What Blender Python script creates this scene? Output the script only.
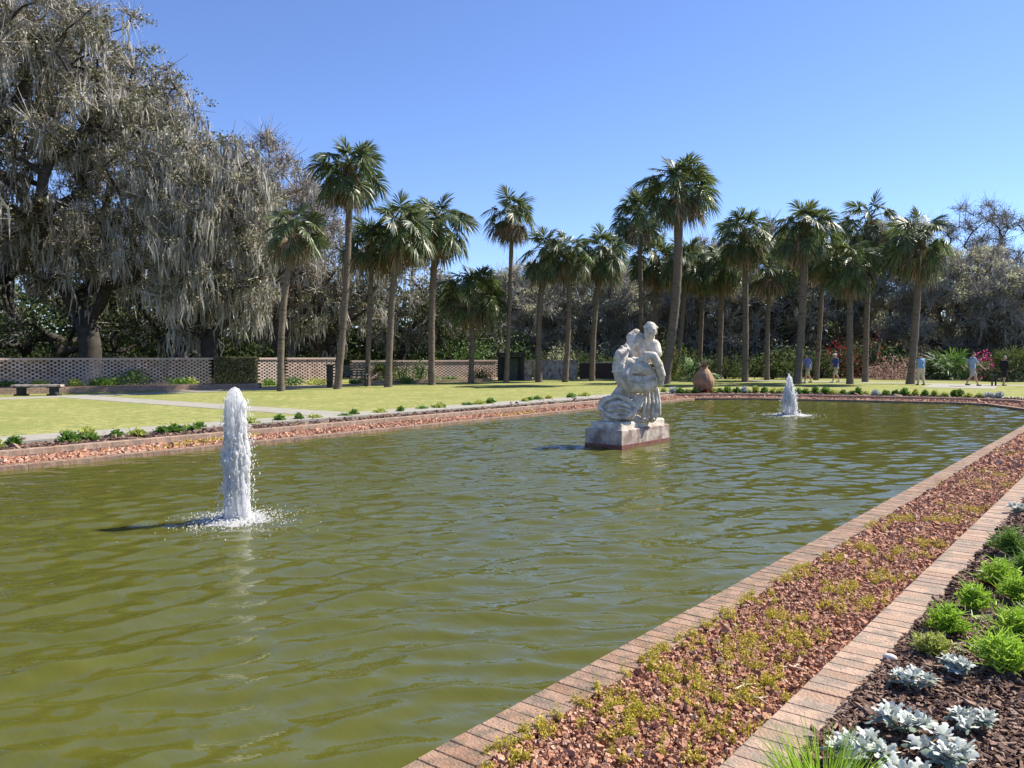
import bpy, bmesh, math, random
import numpy as np
from mathutils import Vector, Matrix

random.seed(7); RNG = np.random.default_rng(7)
S = bpy.context.scene
for o in list(bpy.data.objects): bpy.data.objects.remove(o)
COL = S.collection
R = math.radians

# ------------------------------------------------------------------ camera
FPX = 810.0; HOR = 356.0; VPX = 1150.0; CAMH = 1.6
PITCH = math.atan((384 - HOR) / FPX)
YAW = math.atan((VPX - 512) / FPX * math.cos(PITCH))
cam_d = bpy.data.cameras.new('camera'); cam = bpy.data.objects.new('camera', cam_d); COL.objects.link(cam)
cam_d.sensor_width = 36; cam_d.lens = FPX / 1024 * 36
cam_d.clip_start = 0.05; cam_d.clip_end = 3000
cam.location = (0, 0, CAMH); cam.rotation_euler = (math.pi / 2 - PITCH, 0, YAW)
S.camera = cam

# ------------------------------------------------------------------ light
SUN_AZ = math.atan2(.50, .866)       # clockwise from +Y, towards +X
SUN_EL = R(46)
w = bpy.data.worlds.new('World'); S.world = w; w.use_nodes = True
nt = w.node_tree; nt.nodes.clear()
sky = nt.nodes.new('ShaderNodeTexSky'); sky.sky_type = 'NISHITA'; sky.sun_disc = False
sky.sun_elevation = SUN_EL; sky.sun_rotation = SUN_AZ
sky.air_density = 1.0; sky.dust_density = 0.25; sky.ozone_density = 5.0; sky.altitude = 1500
bg = nt.nodes.new('ShaderNodeBackground'); bg.inputs[1].default_value = 0.090
wo = nt.nodes.new('ShaderNodeOutputWorld')
tint = nt.nodes.new('ShaderNodeMix'); tint.data_type = 'RGBA'; tint.blend_type = 'MULTIPLY'; tint.inputs[0].default_value = 1; tint.inputs[7].default_value = (.98, .97, 1.13, 1)
nt.links.new(sky.outputs[0], tint.inputs[6]); nt.links.new(tint.outputs[2], bg.inputs[0]); nt.links.new(bg.outputs[0], wo.inputs[0])
sl = bpy.data.lights.new('sun', 'SUN'); sl.energy = 5.0; sl.angle = R(0.5); sl.color = (1, .94, .83)
so = bpy.data.objects.new('sun', sl); COL.objects.link(so)
sd = Vector((math.sin(SUN_AZ) * math.cos(SUN_EL), math.cos(SUN_AZ) * math.cos(SUN_EL), math.sin(SUN_EL)))
so.rotation_euler = sd.to_track_quat('Z', 'Y').to_euler(); so.location = (20, 20, 30)
S.view_settings.view_transform = 'Standard'; S.view_settings.look = 'None'
S.view_settings.gamma = 1; S.view_settings.exposure = 1.05; S.view_settings.use_curve_mapping = False
S.render.engine = 'CYCLES'
S.cycles.max_bounces = 6; S.cycles.transparent_max_bounces = 8

# ------------------------------------------------------------------ geometry helpers
FW = np.array([-math.sin(YAW), math.cos(YAW), 0.]); RT = np.array([math.cos(YAW), math.sin(YAW), 0.]); UPV = np.array([0, 0, 1.])
FF = FW * math.cos(PITCH) - UPV * math.sin(PITCH); UU = UPV * math.cos(PITCH) + FW * math.sin(PITCH)
def at(px, py, z=0.0):
    d = FF + RT * (px - 512) / FPX + UU * (384 - py) / FPX
    p = d * ((z - CAMH) / d[2]); return np.array([p[0], p[1], z])
def on_x(px, X, z=0.0):             # point on the line x = X seen in the column px
    d = FF + RT * (px - 512) / FPX; return np.array([X, d[1] / d[0] * X, z])
def far(px, D, z=0.0):              # ground point in the column px, D metres ahead
    p = (FW + RT * (px - 512) / FPX) * D; return np.array([p[0], p[1], z])
def hgt(py, D): return CAMH + (HOR - py) / FPX * D
def depth(p): return float(np.dot(np.array([p[0], p[1], 0]), FW))

def mesh_np(name, V, F, mat, parent=None, smooth=False, mats=None, midx=None):
    V = np.asarray(V, dtype=np.float32).reshape(-1, 3)
    Fs = F if isinstance(F, list) else [F]
    Fs = [np.asarray(f, dtype=np.int32) for f in Fs if len(f)]
    me = bpy.data.meshes.new(name)
    me.vertices.add(len(V)); me.vertices.foreach_set('co', V.ravel())
    loops = np.concatenate([f.ravel() for f in Fs]); sizes = np.concatenate([np.full(len(f), f.shape[1], np.int32) for f in Fs])
    starts = np.concatenate([[0], np.cumsum(sizes)[:-1]]).astype(np.int32)
    me.loops.add(len(loops)); me.loops.foreach_set('vertex_index', loops)
    me.polygons.add(len(sizes)); me.polygons.foreach_set('loop_start', starts); me.polygons.foreach_set('loop_total', sizes)
    me.polygons.foreach_set('use_smooth', np.full(len(sizes), bool(smooth)))
    me.update(calc_edges=True)
    if mat: me.materials.append(mat)
    o = bpy.data.objects.new(name, me); COL.objects.link(o)
    if parent: o.parent = parent
    return o

class MB:
    def __init__(s): s.v = []; s.f = {3: [], 4: []}; s.n = 0
    def add(s, V, F):
        V = np.asarray(V, float).reshape(-1, 3); F = np.asarray(F, int)
        s.v.append(V); s.f[F.shape[1]].append(F + s.n); s.n += len(V)
    def build(s, name, mat, parent=None, smooth=False):
        F = [np.concatenate(s.f[k]) for k in (3, 4) if s.f[k]]
        return mesh_np(name, np.concatenate(s.v), F, mat, parent, smooth)
BF = np.array([[0, 3, 2, 1], [4, 5, 6, 7], [0, 1, 5, 4], [1, 2, 6, 5], [2, 3, 7, 6], [3, 0, 4, 7]])
def box(mb, c, s, rz=0., rot=None):
    u = np.array([[-1, -1, -1], [1, -1, -1], [1, 1, -1], [-1, 1, -1], [-1, -1, 1], [1, -1, 1], [1, 1, 1], [-1, 1, 1]]) * .5 * np.array(s)
    if rot is not None: u = u @ np.array(rot).T
    elif rz:
        c_, s_ = math.cos(rz), math.sin(rz); u = np.stack([u[:, 0] * c_ - u[:, 1] * s_, u[:, 0] * s_ + u[:, 1] * c_, u[:, 2]], 1)
    mb.add(u + np.array(c), BF)
def cbox(mb, c, s, rz=0., ch=.008):      # box with chamfered top edges
    x, y, z = np.array(s) / 2
    u = []
    for (a, b, h) in ((x, y, -z), (x, y, z - ch), (x - ch, y - ch, z)):
        u += [[-a, -b, h], [a, -b, h], [a, b, h], [-a, b, h]]
    u = np.array(u); c_, s_ = math.cos(rz), math.sin(rz)
    u = np.stack([u[:, 0] * c_ - u[:, 1] * s_, u[:, 0] * s_ + u[:, 1] * c_, u[:, 2]], 1)
    F = [[0, 3, 2, 1], [8, 9, 10, 11]]
    for k in (0, 4): F += [[k + i, k + (i + 1) % 4, k + 4 + (i + 1) % 4, k + 4 + i] for i in range(4)]
    mb.add(u + np.array(c), F)
def tube(mb, P, rad, n=8, cap=True):
    P = np.asarray(P, float); m = len(P); rad = np.broadcast_to(rad, (m,))
    T = np.gradient(P, axis=0); T /= np.linalg.norm(T, axis=1)[:, None] + 1e-9
    ref = np.array([0, 0, 1.]) if abs(T[0][2]) < .9 else np.array([1., 0, 0])
    A = np.cross(T, ref); A /= np.linalg.norm(A, axis=1)[:, None] + 1e-9; B = np.cross(T, A)
    a = np.arange(n) / n * 2 * math.pi
    V = P[:, None] + rad[:, None, None] * (np.cos(a)[None, :, None] * A[:, None] + np.sin(a)[None, :, None] * B[:, None])
    i, j = np.meshgrid(np.arange(m - 1), np.arange(n), indexing='ij'); i = i.ravel(); j = j.ravel(); k = (j + 1) % n
    F = np.stack([i * n + j, i * n + k, (i + 1) * n + k, (i + 1) * n + j], 1)
    base = mb.n; mb.add(V, F)
    if cap:
        for ring, q in ((0, P[0]), (m - 1, P[-1])):
            mb.add([q], np.zeros((0, 3), int)); ci = mb.n - 1 - base
            r = np.arange(n); mb.f[3].append(np.stack([ring * n + r, ring * n + (r + 1) % n, np.full(n, ci)], 1) + base)
def lathe(mb, prof, c, n=24, wob=None):
    prof = np.array(prof, float); m = len(prof); a = np.arange(n) / n * 2 * math.pi
    rr = prof[:, 0][:, None] * np.ones(n)
    if wob is not None: rr = rr * wob(a[None, :], prof[:, 1][:, None])
    V = np.stack([rr * np.cos(a), rr * np.sin(a), prof[:, 1][:, None] * np.ones(n)], 2) + np.array(c)
    i, j = np.meshgrid(np.arange(m - 1), np.arange(n), indexing='ij'); i = i.ravel(); j = j.ravel(); k = (j + 1) % n
    mb.add(V, np.stack([i * n + j, i * n + k, (i + 1) * n + k, (i + 1) * n + j], 1))
def ell(mb, c, r, rot=None, nu=14, nv=9):
    a = np.arange(nu) / nu * 2 * math.pi; b = np.linspace(0, math.pi, nv + 1)
    V = np.stack([np.sin(b)[:, None] * np.cos(a), np.sin(b)[:, None] * np.sin(a), np.cos(b)[:, None] * np.ones(nu)], 2).reshape(-1, 3) * np.array(r)
    if rot is not None: V = V @ np.array(rot).T
    i, j = np.meshgrid(np.arange(nv), np.arange(nu), indexing='ij'); i = i.ravel(); j = j.ravel(); k = (j + 1) % nu
    mb.add(V + np.array(c), np.stack([i * nu + j, (i + 1) * nu + j, (i + 1) * nu + k, i * nu + k], 1))
def cap(mb, a, b, ra, rb, n=12):          # tapered capsule
    a = np.array(a, float); b = np.array(b, float); L = np.linalg.norm(b - a)
    if L < 1e-6: return ell(mb, a, (ra,) * 3)
    T = (b - a) / L; ref = np.array([0, 0, 1.]) if abs(T[2]) < .9 else np.array([1., 0, 0])
    A = np.cross(T, ref); A /= np.linalg.norm(A); B = np.cross(T, A); P = []
    for t in np.linspace(-math.pi / 2, 0, 5): P.append((a + T * ra * math.sin(t), ra * math.cos(t) + 1e-4))
    for t in np.linspace(0, math.pi / 2, 5): P.append((b + T * rb * math.sin(t), rb * math.cos(t) + 1e-4))
    an = np.arange(n) / n * 2 * math.pi
    V = np.array([p + r * (np.cos(x) * A + np.sin(x) * B) for p, r in P for x in an]); m = len(P)
    F = [[i * n + j, i * n + (j + 1) % n, (i + 1) * n + (j + 1) % n, (i + 1) * n + j] for i in range(m - 1) for j in range(n)]
    mb.add(V, np.array(F))
def fuse(mb, name, mat, parent, voxel, smooth_it=4, disp=None):
    o = mb.build(name + '_raw', None)
    m = o.modifiers.new('r', 'REMESH'); m.mode = 'VOXEL'; m.voxel_size = voxel; m.use_smooth_shade = True
    m = o.modifiers.new('s', 'SMOOTH'); m.iterations = smooth_it; m.factor = .5
    if disp:
        t = bpy.data.textures.new(name, 'CLOUDS'); t.noise_scale = disp[0]
        m = o.modifiers.new('d', 'DISPLACE'); m.texture = t; m.strength = disp[1]; m.mid_level = .5
    dg = bpy.context.evaluated_depsgraph_get()
    me = bpy.data.meshes.new_from_object(o.evaluated_get(dg), depsgraph=dg)
    bpy.data.objects.remove(o); me.name = name; me.materials.clear(); me.materials.append(mat)
    q = bpy.data.objects.new(name, me); COL.objects.link(q)
    if parent: q.parent = parent
    return q

def thing(name, label, cat, loc=(0, 0, 0), rz=0, group=None):
    o = bpy.data.objects.new(name, None); COL.objects.link(o); o.empty_display_size = .1
    o.location = tuple(float(x) for x in loc); o.rotation_euler = (0, 0, rz)
    return tag(o, label, cat, group)
def tag(o, label, cat, group=None, kind=None):
    o['label'] = label; o['category'] = cat
    if group: o['group'] = group
    if kind: o['kind'] = kind
    return o
def struct(o): o['kind'] = 'structure'; return o
ORD = ['first', 'second', 'third', 'fourth', 'fifth', 'sixth', 'seventh', 'eighth', 'ninth', 'tenth', 'eleventh', 'twelfth', 'thirteenth', 'fourteenth', 'fifteenth', 'sixteenth', 'seventeenth', 'eighteenth', 'nineteenth', 'twentieth'] + ['twenty-' + x for x in ['first', 'second', 'third', 'fourth', 'fifth', 'sixth', 'seventh', 'eighth', 'ninth']] + ['thirtieth'] + ['thirty-' + x for x in ['first', 'second', 'third', 'fourth', 'fifth', 'sixth', 'seventh', 'eighth', 'ninth']] + ['fortieth']

# ------------------------------------------------------------------ materials
def mat(name, cols, rough=.8, island=0., scale=4., bump=0., bscale=30., trans=0., spec=.3, stretch=(1, 1, 1), cols2=None, scale2=.7, hsv=.0):
    m = bpy.data.materials.new(name); m.use_nodes = True; nt = m.node_tree; N = nt.nodes; L = nt.links
    p = N['Principled BSDF']; p.inputs['Roughness'].default_value = rough; p.inputs['Specular IOR Level'].default_value = spec
    geo = N.new('ShaderNodeNewGeometry'); tc = N.new('ShaderNodeTexCoord'); mp = N.new('ShaderNodeMapping'); mp.inputs['Scale'].default_value = stretch
    L.new(geo.outputs['Position'], mp.inputs[0])
    nz = N.new('ShaderNodeTexNoise'); nz.inputs['Scale'].default_value = scale; nz.inputs['Detail'].default_value = 6; nz.inputs['Roughness'].default_value = .65
    L.new(mp.outputs[0], nz.inputs[0])
    fac = nz.outputs[0]
    mx = N.new('ShaderNodeMix'); mx.data_type = 'FLOAT'; mx.inputs[0].default_value = island
    st = N.new('ShaderNodeMapRange'); st.inputs[1].default_value = .3; st.inputs[2].default_value = .7; L.new(fac, st.inputs[0])
    L.new(st.outputs[0], mx.inputs[2]); L.new(geo.outputs['Random Per Island'], mx.inputs[3])
    cr = N.new('ShaderNodeValToRGB'); e = cr.color_ramp.elements
    while len(e) < len(cols): e.new(.5)
    for i, c in enumerate(cols): e[i].position = i / (len(cols) - 1); e[i].color = (*c, 1)
    L.new(mx.outputs[0], cr.inputs[0]); col = cr.outputs[0]
    if cols2:
        n2 = N.new('ShaderNodeTexNoise'); n2.inputs['Scale'].default_value = scale2; n2.inputs['Detail'].default_value = 5; L.new(geo.outputs['Position'], n2.inputs[0])
        m2 = N.new('ShaderNodeMapRange'); m2.inputs[1].default_value = .45; m2.inputs[2].default_value = .62; L.new(n2.outputs[0], m2.inputs[0])
        mm = N.new('ShaderNodeMix'); mm.data_type = 'RGBA'; L.new(m2.outputs[0], mm.inputs[0]); L.new(col, mm.inputs[6]); mm.inputs[7].default_value = (*cols2, 1)
        if isinstance(hsv, float) and hsv: 
            ml = N.new('ShaderNodeMath'); ml.operation = 'MULTIPLY'; ml.inputs[1].default_value = hsv; L.new(m2.outputs[0], ml.inputs[0]); L.new(ml.outputs[0], mm.inputs[0])
        col = mm.outputs[2]
    L.new(col, p.inputs['Base Color'])
    if bump:
        nb = N.new('ShaderNodeTexNoise'); nb.inputs['Scale'].default_value = bscale; nb.inputs['Detail'].default_value = 5; L.new(mp.outputs[0], nb.inputs[0])
        b = N.new('ShaderNodeBump'); b.inputs['Strength'].default_value = bump; b.inputs['Distance'].default_value = .03
        L.new(nb.outputs[0], b.inputs['Height']); L.new(b.outputs[0], p.inputs['Normal'])
    if trans:
        t = N.new('ShaderNodeBsdfTranslucent'); L.new(col, t.inputs[0]); a = N.new('ShaderNodeMixShader'); a.inputs[0].default_value = trans
        L.new(p.outputs[0], a.inputs[1]); L.new(t.outputs[0], a.inputs[2]); L.new(a.outputs[0], N['Material Output'].inputs[0])
    return m
M = {}
M['lawn'] = mat('lawn', [(.09, .125, .03), (.33, .31, .12), (.16, .185, .05), (.42, .38, .19)], .95, scale=2.6, bump=1., bscale=25, cols2=(.19, .21, .06), scale2=.5, hsv=.7, spec=.1)
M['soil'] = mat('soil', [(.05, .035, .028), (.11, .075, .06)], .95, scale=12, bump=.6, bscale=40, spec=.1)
M['litter'] = mat('leaf_litter', [(.035, .03, .018), (.09, .07, .04), (.06, .07, .03)], .95, scale=3, bump=.6, bscale=20, spec=.1)
M['gravelbase'] = mat('gravel_base', [(.12, .05, .04), (.26, .13, .10)], .95, scale=40, bump=.8, bscale=60, spec=.1)
M['gravel'] = mat('crushed_brick', [(.10, .042, .026), (.37, .175, .105), (.52, .29, .19), (.23, .105, .065), (.64, .47, .36)], .9, island=.85, scale=20, bump=.4, bscale=90, spec=.2)
M['mulch'] = mat('bark_mulch', [(.045, .025, .017), (.14, .08, .055), (.30, .20, .15), (.085, .045, .032), (.46, .34, .27)], .9, island=.85, scale=20, bump=.5, bscale=80, spec=.2)
M['brick'] = mat('brick', [(.16, .09, .058), (.26, .155, .10), (.33, .215, .15), (.22, .14, .10), (.29, .235, .185)], .85, island=.6, scale=9, bump=.5, bscale=70, spec=.25, cols2=(.11, .10, .075), scale2=11., hsv=.6)
M['brick2'] = mat('brick_lighter', [(.22, .135, .09), (.33, .215, .15), (.42, .29, .21), (.29, .20, .15), (.36, .295, .235)], .85, island=.6, scale=9, bump=.5, bscale=70, spec=.25, cols2=(.16, .15, .12), scale2=9., hsv=.55)
M['mortar'] = mat('mortar', [(.12, .09, .075), (.2, .16, .13)], .95, scale=20)
M['wallbrick'] = mat('wall_brick', [(.32, .20, .16), (.50, .36, .30), (.60, .48, .42)], .9, island=.6, scale=.5, cols2=(.38, .33, .29), scale2=.8, hsv=.6)
M['concrete'] = mat('concrete', [(.23, .215, .18), (.34, .32, .275)], .9, scale=3, bump=.2, bscale=40, cols2=(.24, .22, .19), scale2=1.2, hsv=.4)
M['palmtrunk'] = mat('palm_trunk', [(.035, .029, .024), (.19, .15, .115), (.065, .053, .042)], .9, scale=2.2, bump=1., bscale=7, stretch=(.8, .8, 6), spec=.1)
M['frond'] = mat('palm_frond', [(.025, .048, .014), (.075, .11, .028), (.16, .19, .065), (.04, .075, .025), (.20, .17, .09)], .45, island=.75, scale=1.5, trans=.38, spec=.5)
M['deadfrond'] = mat('dead_frond', [(.12, .08, .045), (.26, .19, .12), (.40, .32, .22)], .8, island=.8, scale=2, trans=.2, spec=.2)
M['stalk'] = mat('frond_stalk', [(.10, .13, .05), (.2, .21, .09)], .6, island=.6, scale=2)
M['bark'] = mat('oak_bark', [(.035, .03, .025), (.085, .075, .062)], .95, scale=3, bump=.8, bscale=14, spec=.1)
M['leaf'] = mat('oak_leaf', [(.045, .052, .022), (.13, .13, .06), (.26, .24, .15), (.08, .09, .035)], .5, island=.8, scale=1, trans=.25, spec=.4)
M['leafgrey'] = mat('woodland_leaf', [(.13, .16, .07), (.34, .34, .20), (.56, .54, .40), (.19, .25, .09)], .6, island=.8, scale=1, trans=.48, spec=.3)
M['leafbrown'] = mat('bare_branch_leaf', [(.10, .075, .055), (.20, .16, .12), (.15, .13, .075)], .7, island=.8, scale=1, trans=.2, spec=.2)
M['leafdark'] = mat('evergreen_leaf', [(.02, .032, .012), (.055, .08, .025), (.12, .14, .05)], .75, island=.8, scale=1, trans=.3, spec=.15)
M['leafmid'] = mat('shrub_leaf', [(.03, .07, .014), (.08, .16, .03), (.17, .25, .06)], .6, island=.8, scale=1, trans=.3, spec=.4)
M['moss'] = mat('hanging_moss', [(.22, .21, .18), (.37, .35, .30), (.56, .535, .47)], .9, island=.75, scale=1.2, trans=.25, spec=.1)
M['twig'] = mat('twig', [(.20, .17, .145), (.52, .47, .42)], .9, island=.7, scale=1)
M['stone'] = mat('carved_stone', [(.44, .38, .30), (.66, .59, .49), (.76, .69, .59)], .85, scale=9, bump=.6, bscale=40, cols2=(.25, .22, .175), scale2=7, hsv=.55, spec=.2)
M['stonebase'] = mat('stained_stone', [(.20, .15, .12), (.42, .36, .31), (.52, .47, .41)], .85, scale=6, bump=.5, bscale=30, cols2=(.17, .10, .075), scale2=4.2, hsv=.75, spec=.2, stretch=(1, 1, .5))
M['stonewet'] = mat('wet_red_band', [(.10, .035, .025), (.2, .08, .055)], .5, scale=6)
M['clay'] = mat('terracotta', [(.22, .115, .06), (.37, .21, .115), (.30, .20, .12)], .8, scale=4, bump=.4, bscale=20, cols2=(.13, .10, .07), scale2=3, hsv=.6)
M['dark'] = mat('dark_painted_wood', [(.018, .018, .016), (.045, .042, .038)], .7, scale=5)
M['greenwood'] = mat('weathered_green_wood', [(.05, .065, .05), (.11, .12, .10)], .8, scale=5)
M['silver'] = mat('silver_leaf', [(.34, .38, .34), (.54, .57, .52), (.70, .71, .66)], .85, island=.7, scale=5, trans=.15, spec=.2)
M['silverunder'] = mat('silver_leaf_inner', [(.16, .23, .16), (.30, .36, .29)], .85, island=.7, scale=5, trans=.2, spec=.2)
M['bright'] = mat('bright_blade', [(.16, .30, .02), (.32, .50, .04), (.50, .64, .12)], .5, island=.8, scale=5, trans=.4, spec=.3)
M['lime'] = mat('lime_leaf', [(.22, .30, .04), (.42, .46, .10), (.55, .55, .20)], .6, island=.8, scale=5, trans=.35, spec=.3)
M['pale'] = mat('pale_succulent', [(.40, .42, .22), (.60, .58, .36)], .6, island=.8, scale=5, trans=.2)
M['rust'] = mat('rust_leaf', [(.14, .03, .015), (.34, .11, .04)], .5, island=.8, scale=5, trans=.35)
M['midgreen'] = mat('bed_leaf', [(.06, .14, .02), (.13, .24, .04), (.22, .33, .07)], .5, island=.8, scale=5, trans=.35)
M['weed'] = mat('creeping_weed', [(.18, .20, .025), (.42, .38, .045), (.62, .50, .06), (.28, .19, .06)], .6, island=.8, scale=8, trans=.3)
M['red'] = mat('red_azalea', [(.16, .012, .015), (.36, .03, .035)], .6, island=.8, scale=5, trans=.3)
M['pink'] = mat('pink_azalea', [(.45, .03, .16), (.75, .12, .32)], .6, island=.8, scale=5, trans=.3)
M['dusty'] = mat('dusty_pink_bloom', [(.30, .17, .14), (.48, .31, .26)], .7, island=.8, scale=5, trans=.3)
M['yellow'] = mat('yellow_bloom', [(.50, .32, .04), (.70, .55, .10)], .6, island=.8, scale=5, trans=.3)
M['deadtwig'] = mat('bleached_twig', [(.45, .40, .34), (.62, .57, .50)], .8, scale=20)
M['pebble'] = mat('white_pebble', [(.55, .48, .42), (.7, .64, .58)], .7, scale=20)
M['skin'] = mat('skin', [(.42, .24, .17), (.50, .30, .22)], .6, scale=8)
def flat(n, c, r=.8): return mat(n, [tuple(x * .8 for x in c), tuple(min(1, x * 1.1) for x in c)], r, scale=12)

# froth
def froth():
    m = bpy.data.materials.new('white_water'); m.use_nodes = True; nt = m.node_tree; N = nt.nodes; L = nt.links
    p = N['Principled BSDF']; p.inputs['Base Color'].default_value = (1., 1., 1., 1); p.inputs['Roughness'].default_value = .25; p.inputs['Specular IOR Level'].default_value = .5
    geo = N.new('ShaderNodeNewGeometry'); mp = N.new('ShaderNodeMapping'); mp.inputs['Scale'].default_value = (1, 1, .28); L.new(geo.outputs['Position'], mp.inputs[0])
    nb = N.new('ShaderNodeTexNoise'); nb.inputs['Scale'].default_value = 55; nb.inputs['Detail'].default_value = 6; L.new(mp.outputs[0], nb.inputs[0])
    b = N.new('ShaderNodeBump'); b.inputs['Strength'].default_value = 1; b.inputs['Distance'].default_value = .05; L.new(nb.outputs[0], b.inputs['Height']); L.new(b.outputs[0], p.inputs['Normal'])
    t = N.new('ShaderNodeBsdfTranslucent'); t.inputs[0].default_value = (1., 1., 1., 1); a = N.new('ShaderNodeMixShader'); a.inputs[0].default_value = .6
    L.new(p.outputs[0], a.inputs[1]); L.new(t.outputs[0], a.inputs[2]); L.new(a.outputs[0], N['Material Output'].inputs[0])
    return m
M['froth'] = froth()
def watermat():
    m = bpy.data.materials.new('pond_water'); m.use_nodes = True; nt = m.node_tree; N = nt.nodes; L = nt.links
    p = N['Principled BSDF']; p.inputs['Roughness'].default_value = .012; p.inputs['IOR'].default_value = 1.4; p.inputs['Specular IOR Level'].default_value = .5
    geo = N.new('ShaderNodeNewGeometry')
    n1 = N.new('ShaderNodeTexNoise'); n1.inputs['Scale'].default_value = .35; n1.inputs['Detail'].default_value = 3; L.new(geo.outputs['Position'], n1.inputs[0])
    cr = N.new('ShaderNodeValToRGB'); cr.color_ramp.elements[0].color = (.064, .066, .007, 1); cr.color_ramp.elements[1].color = (.082, .084, .012, 1); L.new(n1.outputs[0], cr.inputs[0]); L.new(cr.outputs[0], p.inputs['Base Color'])
    mp = N.new('ShaderNodeMapping'); mp.inputs['Rotation'].default_value = (0, 0, R(-60)); mp.inputs['Scale'].default_value = (1, 2.2, 1); L.new(geo.outputs['Position'], mp.inputs[0])
    n2 = N.new('ShaderNodeTexNoise'); n2.inputs['Scale'].default_value = 4.; n2.inputs['Detail'].default_value = 3; n2.inputs['Roughness'].default_value = .5; L.new(mp.outputs[0], n2.inputs[0])
    b = N.new('ShaderNodeBump'); b.inputs['Strength'].default_value = .12; b.inputs['Distance'].default_value = .05; L.new(n2.outputs[0], b.inputs['Height']); L.new(b.outputs[0], p.inputs['Normal'])
    return m
M['water'] = watermat()

# ------------------------------------------------------------------ the setting: ground, pool, borders
WZ = -.25
W = [(-2.5, -7), (-2.5, 31.7), (-3.3, 32.0), (-4.8, 34.6), (-6.0, 34.8), (-9.3, 34.2), (-13.2, 33.1), (-15.0, 31.5), (-14.1, -7)]
def offset(P, d):
    P = np.array(P, float); n = len(P); out = []
    for i in range(n):
        a, b, c = P[i - 1], P[i], P[(i + 1) % n]
        e1 = (b - a) / np.linalg.norm(b - a); e2 = (c - b) / np.linalg.norm(c - b)
        n1 = np.array([e1[1], -e1[0]]); n2 = np.array([e2[1], -e2[0]])
        k = 1 + n1 @ n2; out.append(b + (n1 + n2) / max(k, .35) * d)
    return out
# orientation above runs counter-clockwise, so (e.y, -e.x) points outwards
def ring(name, P, Q, z, m, thick=0):
    n = len(P); V = [(*p, z) for p in P] + [(*q, z) for q in Q]
    F = [[i, n + i, n + (i + 1) % n, (i + 1) % n] for i in range(n)]
    if thick:
        V += [(*p, z - thick) for p in P] + [(*q, z - thick) for q in Q]
        F += [[i, (i + 1) % n, 2 * n + (i + 1) % n, 2 * n + i] for i in range(n)]
        F += [[n + i, 3 * n + i, 3 * n + (i + 1) % n, n + (i + 1) % n] for i in range(n)]
    return mesh_np(name, V, np.array(F), m)
O1, O2, O3, O4, O5 = [offset(W, d) for d in (.25, 1.17, 1.41, 2.45, 3.72)]
struct(ring('pool_curb_bed', offset(W, .006), offset(W, .244), -.178, M['mortar'], .5))
struct(ring('gravel_bed', offset(W, .244), offset(W, 1.176), -.205, M['gravelbase']))
struct(ring('border_curb_bed', offset(W, 1.176), offset(W, 1.404), -.058, M['mortar'], .3))
struct(ring('mulch_bed', offset(W, 1.404), O4, -.065, M['soil']))
# lawn: one sheet from the beds to the horizon
big = [(1500, -1500), (1500, 1500), (500, 2500), (200, 2500), (0, 2500), (-300, 2500), (-900, 2500), (-1500, 1500), (-1500, -1500)]
mid_ = [(26, -22), (26, 50), (18, 56), (6, 57), (-4, 58), (-16, 59), (-28, 58), (-42.5, 44), (-46.5, -22)]
struct(ring('lawn', O4, mid_, -.004, M['lawn']))
struct(ring('woodland_floor', mid_, big, -.004, M['litter']))
mb = MB()
box(mb, (-17.22, 12.6, -.046), (1.2, 39.2, .1)); struct(mb.build('poolside_path', M['concrete']))
mb = MB(); box(mb, (-25.45, 14.45, -.046), (15.25, 1.4, .1)); box(mb, (-33.8, 17.5, -.047), (1.4, 22., .1)); struct(mb.build('cross_path', M['concrete']))
mb = MB(); p = at(955, 387); box(mb, (p[0], p[1] + 2, -.046), (3.2, 7, .1), rz=.1); box(mb, (-8, 51.5, -.045), (26, 1.5, .1), rz=-.02); struct(mb.build('far_path', M['concrete']))
mb = MB(); box(mb, (-34.9, 34, -.046), (1.6, 30, .1), rz=-.05); struct(mb.build('wallside_path', mat('tan_path', [(.22, .17, .13), (.34, .27, .21)], .95, scale=2, spec=.1)))

def curb(name, d0, d1, z, m, label, lo=None):
    mb = MB(); Pm = offset(W, (d0 + d1) / 2); n = len(Pm)
    for i in range(n):
        a = np.array(Pm[i]); b = np.array(Pm[(i + 1) % n]); L = np.linalg.norm(b - a); k = max(1, int(round(L / .107)))
        ang = math.atan2(b[1] - a[1], b[0] - a[0])
        if L < 3: 
            lo_, hi_ = 0, k
        for q in range(k):
            c = a + (b - a) * (q + .5) / k
            if c[1] < -6: continue
            nr = np.array([math.sin(ang), -math.cos(ang)]) * random.gauss(0, .0008)
            cbox(mb, (c[0] + nr[0], c[1] + nr[1], z - .05 + random.gauss(0, .0012)), (L / k - .002 - random.random() * .003, (d1 - d0) - random.random() * .006, .1), ang + random.gauss(0, .01), ch=.004)
    o = mb.build(name, m); return tag(o, label, 'brick edging')
struct(curb('pool_curb', 0, .25, -.17, M['brick'], '')).__setitem__('label', 'brick coping along the waterline of the pool')
struct(curb('border_curb', 1.17, 1.41, -.05, M['brick2'], '')).__setitem__('label', 'raised outer row of pinkish bricks between gravel and planting bed')
for n_ in ('pool_curb', 'border_curb'): del bpy.data.objects[n_]['category']

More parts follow.
